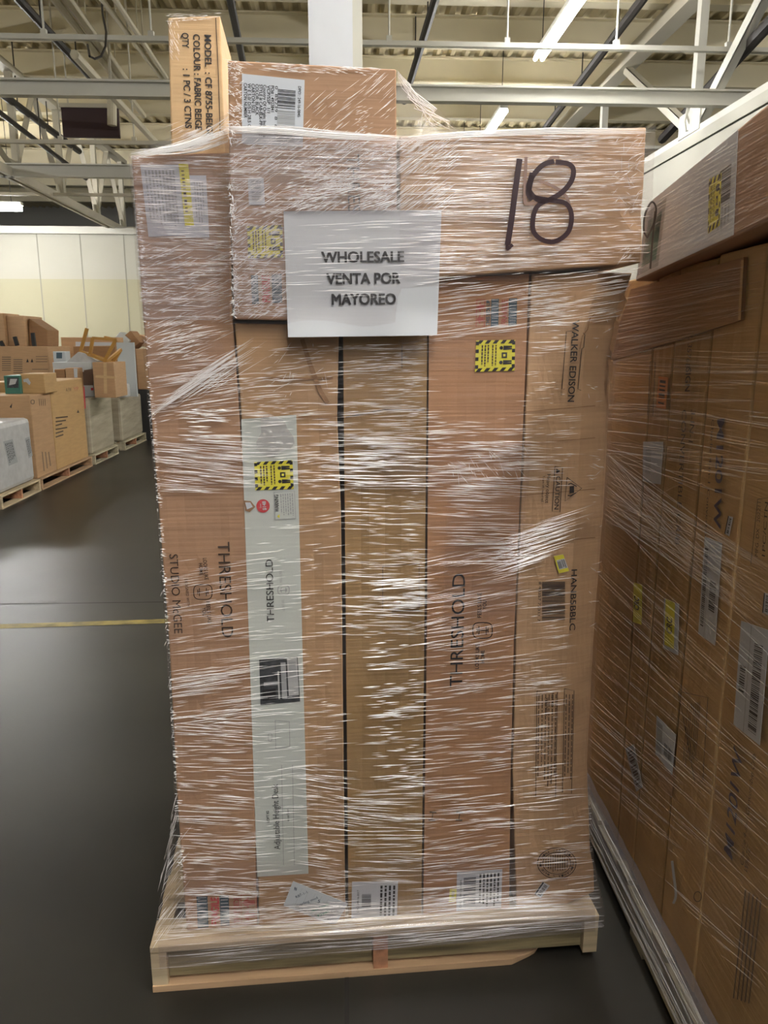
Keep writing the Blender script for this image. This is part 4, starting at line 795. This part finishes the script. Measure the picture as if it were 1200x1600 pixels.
l = Label(fK, [(1005, 690), (1036, 690), (1032, 757), (1004, 752)], 'cool', .007); l.bars(.15, .2, .45, .8, 18, 'inkgrey', 'v'); l.done('shipping_label', K2, 'shaded white label')
l = Label(fK, [(1026, 1118), (1056, 1148), (1050, 1211), (1024, 1178)], 'cool', .01); l.bars(.5, .45, .9, .75, 12, 'ink', 'u'); l.rect(.05, .1, .35, .9, 'inkgrey'); l.done('torn_label', K3, 'torn white barcode label')
l = Label(fK, [(977, 1170), (990, 1163), (1004, 1230), (994, 1237)], 'inkgrey', .008); l.bars(.2, .1, .8, .9, 12, 'inkbrown', 'v'); l.done('torn_label', K2, 'faded peeling label')
mb = MB(); fK.poly(mb, [(1001, 1180), (1018, 1186), (1028, 1205), (1030, 1230), (1050, 1245), (1055, 1200), (1030, 1170)][::-1], 'card_tan', .009); mb.build('torn_flap', K3)
mb = MB(); fK.stroke(mb, spline([(1050, 1345), (1053, 1370), (1056, 1398), (1052, 1412)]), 4, 'white', .012); mb.build('loose_tape', K3)
l = Label(fK, [(1029, 588), (1044, 590), (1040, 640), (1025, 636)], 'orange', .008); l.bars(.2, .1, .8, .9, 6, 'inkbrown', 'v'); l.done('orange_sticker', K2, 'torn orange sticker')
mb = MB(); fK.frame(mb, [(1016, 565), (1024, 566), (1020, 650), (1012, 648)], 1, 'inkbrown', .008); mb.build('printed_lettering', K2)
# carton edge under the white one; its dark colour carries the overhang shadow
mb = MB(); q = [K(*p, .006) for p in ((1168, 402), (990, 452), (952, 566), (1163, 500))]; mb.hexa(q, KN*.008, 'card_dark'); cs = mb.build('shaded_card_sheet', None, KZ); tag(cs, 'flat cardboard sheet under the film near the top of the neighbouring load, coloured dark for the overhang shadow', 'cardboard')
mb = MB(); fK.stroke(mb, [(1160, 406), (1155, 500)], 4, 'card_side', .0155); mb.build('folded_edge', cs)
# pallet below (mostly under film)
kb0 = K(930, 700); kb1 = K(1420, 700); ln = (Vector((kb0.x, kb0.y, 0))-Vector((kb1.x, kb1.y, 0)))
pallet(Vector((kb1.x, kb1.y, 0))+KN*.02, KR, ln, .9, ln.length+.05, 'wooden pallet under the neighbouring load at right', cols=('woodd', 'woodd', 'woodd'))
filmk = empty('stretch_film', Vector((K(1100, 900).x, K(1100, 900).y, .05)), KZ); tag(filmk, 'stretch film stretched over the neighbouring load at right', 'wrap')
KP = lambda x, y: fK.pt(x, y, .016)
mb = MB(); n_ = 24; A_k, B_k = Vector((kb1.x, kb1.y, 0))+KN*.016, Vector((kb0.x, kb0.y, 0))+KN*.016; vs = [A_k.lerp(B_k, i/n_) + Vector((0, 0, .16+1.7*j/n_)) + KN*.002*noise.noise(Vector((i*.7, j*.9, 4))) for j in range(n_+1) for i in range(n_+1)]
mb.add(vs, [(j*(n_+1)+i, j*(n_+1)+i+1, (j+1)*(n_+1)+i+1, (j+1)*(n_+1)+i) for j in range(n_) for i in range(n_)], 'filmk'); mb.build('film_sheet', filmk, smooth=True)
mb = MB(); kw = dict(fn=KP, m='ridgek', nrm=KN, scale=.0017)
zone(mb, [(965, 470), (1160, 415), (1160, 520), (950, 570)], 110, -11, 5, (40, 200), **kw); zone(mb, [(950, 560), (1200, 540), (1200, 640), (945, 660)], 60, 2, 6, (40, 220), **kw)
for k in range(70):
    a, b = K(938+RR.random()*8, 690+RR.random()*130, .017), K(1040+RR.random()*165, 720+RR.random()*250, .017); 
    if RR.random() < .8: b = K(1200, 880+RR.random()*120, .017) if k % 3 else K(1110, 860+RR.random()*60, .017)
    ridge(mb, [a.lerp(b, i/5) for i in range(6)], .0016, .0008, 'ridgek', KN)
zone(mb, [(945, 640), (1200, 640), (1200, 760), (940, 720)], 50, 8, 6, (50, 240), **kw); zone(mb, [(930, 900), (1200, 950), (1190, 1560), (945, 1260)], 170, 42, 6, (40, 260), (.5, 1.1), **kw)
kw['fn'] = lambda x, y: fT.pt(x, y, .008); zone(mb, [(1015, 325), (1195, 175), (1195, 340), (1000, 432)], 230, -31, 5, (12, 70), **kw); mb.build('film_wrinkle_glint', filmk)
sheet_ = [fT.pt(x, y, .006) for x, y in ((1204, 160), (1011, 319), (993, 440), (1202, 345))]; mb = MB(); mb.quad(*sheet_, 'film'); mb.build('film_overlap', filmk)
# gathered film rope along the foot
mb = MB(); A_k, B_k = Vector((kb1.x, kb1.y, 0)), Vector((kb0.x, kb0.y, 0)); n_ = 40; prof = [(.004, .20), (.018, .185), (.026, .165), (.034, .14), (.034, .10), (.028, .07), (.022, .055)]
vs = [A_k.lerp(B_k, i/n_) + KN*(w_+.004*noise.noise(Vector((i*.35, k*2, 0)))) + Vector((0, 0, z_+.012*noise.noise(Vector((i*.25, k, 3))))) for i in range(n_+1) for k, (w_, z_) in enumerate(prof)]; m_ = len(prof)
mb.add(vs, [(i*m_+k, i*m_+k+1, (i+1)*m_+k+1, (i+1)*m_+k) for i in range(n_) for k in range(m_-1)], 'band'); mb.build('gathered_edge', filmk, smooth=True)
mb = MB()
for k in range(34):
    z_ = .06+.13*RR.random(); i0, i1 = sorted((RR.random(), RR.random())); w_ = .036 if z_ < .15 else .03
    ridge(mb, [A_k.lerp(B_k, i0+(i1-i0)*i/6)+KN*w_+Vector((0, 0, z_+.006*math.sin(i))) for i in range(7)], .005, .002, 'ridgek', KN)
mb.build('film_wrinkle_glint', filmk)

# ------------------------------------------------------------ stacks along the left wall
GR = 'boxes along the left wall'
def bgbox(ref, ytop, ybot, d, width, m, label, xr=-3.65, name='carton', z0=None, cat='box', rot=0., bev=.01, kind=None, group=GR):
    """ref: pixel column of the far (d<0) or near (d>0) lower aisle corner; d runs along the aisle."""
    p = WX(ref, ybot, xr); y0 = p.y; y1 = y0+d; z0_ = p.z if z0 is None else z0; q_ = hit(ref, ytop, (0, y0, 0), Vector((0, 1, 0))); z1 = q_.z
    mb = MB(); mb.abox(xr-width, xr, min(y0, y1), max(y0, y1), z0_, z1, m); o = mb.build(name, None, 0, bevel=bev); tag(o, label, cat, group); o.rotation_euler.z = rot
    return o, (xr-width, xr, min(y0, y1), max(y0, y1), z0_, z1)
def bpal(bb, label, cols=('woodd', 'woodd', 'woodd'), H=.14, ex=.04):
    x0, x1, y0, y1 = bb[0]-.02, bb[1]+ex, bb[2]-.03, bb[3]+.03
    pallet((x1, y0, 0), (0, 1, 0), (-1, 0, 0), y1-y0, x1-x0, label, H, cols, 'pallets along the left wall')
Z0 = .142
a_, ba = bgbox(57, 652, 757, -1.0, .9, 'foam', 'white foam-wrapped block with grey printed labels, nearest at left edge', z0=Z0, cat='package', name='wrapped_package', bev=.05); bpal(ba, 'pale pallet under the white foam-wrapped block', ('wood', 'wood', 'wood'))
fX = Face((ba[1], 0, 0), (1, 0, 0))
l = Label(fX, [(5, 690), (20, 686), (28, 722), (14, 728)], 'inkgrey'); l.dashes(.1, .1, .9, .9, 5, 'ink', 'v'); l.done('printed_label', a_, 'grey printed label'); l = Label(fX, [(39, 685), (46, 682), (51, 712), (45, 716)], 'inkgrey'); l.dashes(.1, .1, .9, .9, 4, 'ink', 'v'); l.done('printed_label', a_, 'grey printed label')
b_, bb = bgbox(59, 618, 745, .62, .9, 'card_tan', 'tan carton with arrows, beside the white foam block', z0=Z0)
fX = Face((bb[1], 0, 0), (1, 0, 0)); mb = MB(); pill(fX, mb, 51, 628, 2.5, 3, 1, 'inkbrown'); 
for k in range(4): fX.stroke(mb, [(61+k*3, 623), (62+k*3, 634)], .8, 'inkbrown')
for k in range(3): fX.stroke(mb, [(66+k*5, 706), (69+k*5, 736-k*4)], 1.4, 'inkfade')
fY = Face((0, bb[2], 0), (0, -1, 0)); fY.poly(mb, [(15, 636), (19, 630), (18, 638)], 'ink'); mb.build('printed_lettering', b_)
c_, bc = bgbox(90, 597, 735, 1.2, .75, 'card_side', 'tallest amber carton with a column of printed lines and a red strip', z0=Z0)
fX = Face((bc[1], 0, 0), (1, 0, 0)); mb = MB()
for k, w_ in enumerate((19, 16, 10, 18, 12, 12)): fX.stroke(mb, [(87, 653+k*6), (87+w_, 651+k*5.6)], 2, 'inkbrown')
fX.poly(mb, [(130, 604), (132, 604), (134, 638), (132, 639)], 'red'); fX.text(mb, 'A', (103, 612), (106, 612), 6, 'inkbrown'); fX.text(mb, 'FW', (107, 612), (112, 611), 6, 'inkbrown'); fX.text(mb, 'YP', (115, 611), (123, 610), 6, 'redfade')
fX.poly(mb, [(120, 645), (122, 640), (124, 645)], 'inkbrown'); mb.build('printed_lettering', c_)
bpal((bb[0], bb[1], bb[2]+.04, bc[3], 0, 0), 'orange-brown pallet under the two tallest cartons', ('woodo', 'woodo', 'woodo'))
d_, bd = bgbox(146, 622, 722, 1.1, .8, 'greywrap', 'hazy film-wrapped pallet load right of the tallest carton', z0=Z0, cat='load', name='wrapped_load', bev=.04); bpal(bd, 'pallet under the hazy film-wrapped load')
e_, be = bgbox(193, 622, 700, 1.3, .8, 'greywrap', 'smaller film-wrapped pallet load next to the dark gap', z0=Z0, cat='load', name='wrapped_load', bev=.04); bpal(be, 'farthest pallet, under the smaller film-wrapped load')
# second row standing behind, and things on it
def fbox(x0, x1, yt, yb, Y, dep, m, label, name='carton', cat='box', rot=0., tilt=0., bev=.008, group=GR, down=None):
    a, b = WY(x0, yb, Y), WY(x1, yb, Y); zt_ = WY((x0+x1)/2, yt, Y).z; zb = a.z if down is None else down
    mb = MB(); mb.abox(a.x, b.x, Y, Y+dep, zb, zt_, m); o = mb.build(name, None, 0, bevel=bev); tag(o, label, cat, group); o.rotation_euler = (0, tilt, rot); return o
f1 = fbox(-40, 79, 541, 600, 12.3, 1.0, 'card_tan', 'big wide carton with printed text, behind the front row at left', down=.0)
fY = Face((0, 12.3, 0), (0, -1, 0)); mb = MB()
for x0, y0_, x1, y1_ in ((3, 558, 17, 583), (21, 562, 35, 582)):
    for k in range(7): fY.stroke(mb, [(x0, y0_+k*3.4), (x1, y0_+k*3.4)], 1.4, 'inkfade')
for x0 in (41, 48): fY.poly(mb, [(x0, 566), (x0+2, 560), (x0+4, 566)], 'ink')
for k in range(3): fY.stroke(mb, [(56, 557+k*4), (74, 557+k*4)], 1, 'inkfade')
fY.stroke(mb, [(50, 577), (75, 577)], 1, 'inkfade'); mb.build('printed_lettering', f1)
f2 = fbox(-30, 10, 489, 541, 12.42, .6, 'card_tan', 'film-covered carton on the big wide carton, at left edge'); f3 = fbox(14, 41, 493, 541, 12.5, .75, 'card_pale', 'pale carton strapped with film beside the open cupboard carcass')
mb = MB(); Y = 12.6; a = [WY(45, 497, Y), WY(74, 516, Y), WY(74, 541, Y), WY(45, 541, Y)]; mb.hexa(a, Vector((0, .5, 0)), 'card_dark'); o = mb.build('carton', None, 0, bevel=.01); tag(o, 'slope-topped wrapped carton right of the pale strapped carton', 'box', GR)
for k, (xa, ya, xb, yb) in enumerate(((1, 533, 5, 541), (23, 526, 27, 539), (51, 520, 54, 540))):
    mb = MB(); mb.tube([WY(xa, ya, 12.36), WY(xb, yb+1, 12.36)], .035, 'dark', 6, True); tag(mb.build('furniture_leg'), ('black furniture leg tip at the left picture edge', 'black furniture leg leaning before the pale strapped carton', 'black furniture leg standing before the slope-topped carton')[k], 'leg')
s1 = fbox(8, 33, 587, 611, 9.45, .4, 'green', 'small box with a dark picture on the carton at left', bev=.004, down=bb[5]+.001); s2 = fbox(34, 71, 584, 611, 9.5, .4, 'card_side', 'low tan carton with a white tag, beside the small dark-pictured box', down=bb[5]+.001)
fY = Face((0, 9.5, 0), (0, -1, 0)); mb = MB(); fY.poly(mb, [(36, 593), (44, 591), (48, 598), (46, 602), (41, 597), (37, 597)], 'white', .004); mb.build('white_tag', s2); fY = Face((0, 9.45, 0), (0, -1, 0)); mb = MB(); fY.poly(mb, [(11, 590), (29, 590), (29, 606), (11, 606)], 'photo', .004); fY.poly(mb, [(16, 592), (27, 592), (24, 600), (14, 602)], 'photolt', .006); mb.build('box_picture', s1)
# heap behind the wrapped loads
zd, ze = bd[5]+.002, be[5]+.002; yd, ye = bd[2], be[2]
on = fbox
def pic(o, Y, q, m, nm='box_picture', off=.004): 
    f = Face((0, Y, 0), (0, -1, 0)); mb = MB()
    for k, (p, c) in enumerate(zip(q, m)): f.poly(mb, p, c, off+.002*k)
    mb.build(nm, o)
def R4(x0, y0, x1, y1): return [(x0, y0), (x1, y0), (x1, y1), (x0, y1)]
Y = yd+.04; on(86, 102, 577, 592, Y, .25, 'card_dark', 'small brown carton left of the white-labelled one', down=zd)
o = on(103, 121, 575, 592, Y, .25, 'card_tan', 'small tan carton with a white end label', down=zd); pic(o, Y, [[(115, 575.5), (121, 575.5), (121, 590), (116, 590)]], ['white'], 'end_label')
Y = yd+.32; o = on(86, 147, 566, 614, Y, .5, 'whitelam', 'grey and white box printed with furniture pictures', down=zd); zf = WY(120, 566, Y).z
pic(o, Y, [[(121, 580), (146, 576), (146, 602), (123, 602)], R4(121, 570, 131, 581), R4(142, 606, 146, 610)], ['brownpr', 'white', 'red'])
o = on(148, 181, 566, 616, yd+.05, .6, 'card_tan', 'square tan carton with crossed tape, on the wrapped load', bev=.006, down=zd); zt2 = WY(165, 566, yd+.05).z
f = Face((0, yd+.05, 0), (0, -1, 0)); mb = MB(); f.stroke(mb, [(164, 567), (165, 615)], 5, 'card_yellow', .004); f.stroke(mb, [(149, 588), (180, 590)], 4, 'card_yellow', .006); mb.build('tape', o)
Y = yd+.86; o = on(84, 103, 549, 568, Y, .22, 'whitelam', 'small white box with a blue picture, left of the white foam sheet', down=zd); pic(o, Y, [R4(88, 551, 97, 560)], ['blue'])
o = on(98, 183, 527, 566, 14.3, .5, 'card_tan', 'large brown open carton behind the chair frame', down=0.); pic(o, 14.3, [[(118, 534), (177, 535), (177, 540), (118, 541)]], ['white'], 'white_strip')
on(119, 184, 541, 600, 14.0, .25, 'card_dark', 'brown carton leaning right behind the chair frame', down=.0)
mb = MB(); Y = yd+.4; P = [(104, 566), (122, 550), (132, 552), (152, 564), (150, 566), (106, 566.5)]; vs = [WY(x_, y_, Y) for x_, y_ in P]
for v in vs: v.z = max(v.z, zf+.001)
mb.add(vs+[v+Vector((0, .35, 0)) for v in vs], [tuple(range(6)), tuple(range(11, 5, -1))]+[(i, 6+i, 6+(i+1) % 6, (i+1) % 6) for i in range(6)], 'foam'); tag(mb.build('foam_sheet', None, 0, fix=True), 'crumpled white foam sheet lying under the chair frame', 'foam')
Y = yd+.2; ch = empty('chair_frame', WY(160, 566, Y)); tag(ch, 'honey wooden chair frame lying upside down on the heap', 'chair')
for nm, P, d in (('leg', [(136, 513), (126, 549)], .3), ('leg', [(145, 528), (141, 553)], .1), ('leg', [(181, 531), (163, 565)], 0), ('leg', [(189, 546), (177, 566)], .3)):
    mb = MB(); mb.tube([WY(*P[0], Y+d), WY(*P[1], Y+d)], .03, 'chairwood', 6, True); mb.build(nm, ch)
for P, d in (([(126, 549), (168, 565)], (.3, 0)), ([(164, 527), (181, 531)], (.1, 0)), ([(166, 565), (189, 546)], (0, .3)), ([(141, 553), (176, 566)], (.1, .3)), ([(145, 528), (181, 531)], (.1, 0))): mb = MB(); mb.tube([WY(*P[0], Y+d[0]), WY(*P[1], Y+d[1])], .026, 'chairwood', 6, True); mb.build('seat_rail', ch)
on(187, 214, 535, 609, ye+.35, .05, 'whitelam', 'white upright panel beside the wrapped loads', name='white_panel', cat='panel', bev=.003, down=ze)
on(181, 186.5, 560, 612, ye+.4, .4, 'card_dark', 'narrow dark carton left of the white upright panel', down=ze); on(184, 198, 600, 622, ye+.03, .25, 'foam', 'crumpled white pack on the smaller wrapped load', name='foam_pack', cat='package', bev=.03, down=ze)
on(165, 250, 545, 640, 14.85, 1.0, 'card_dark', 'large dark carton at the back of the heap', down=0.)
o = on(172, 192, 520, 541, 14.9, .4, 'whitelam', 'pale board tilted on a corner above the brown cartons', name='white_panel', cat='panel', tilt=rad(42)); on(196, 222, 520, 543, 15.0, .5, 'card_dark', 'dark brown carton tilted at the top of the heap', tilt=rad(-38)); on(212, 244, 527, 543, 15.35, .4, 'card_pale', 'pale tilted carton beside the film edge', tilt=rad(20))
o = on(203, 250, 609, 690, 14.05, .7, 'dark', 'dark rack at the end of the row', down=0., cat='rack', name='storage_rack'); zr = WY(225, 609, 14.05).z
on(216, 240, 545, 607, 14.1, .55, 'card_tan', 'tan carton on the dark rack, half hidden by the main load', down=zr+.002)
print('rows', [[round(x,2) for x in b] for b in (ba,bb,bc,bd,be)])
print('objects', len(bpy.data.objects))
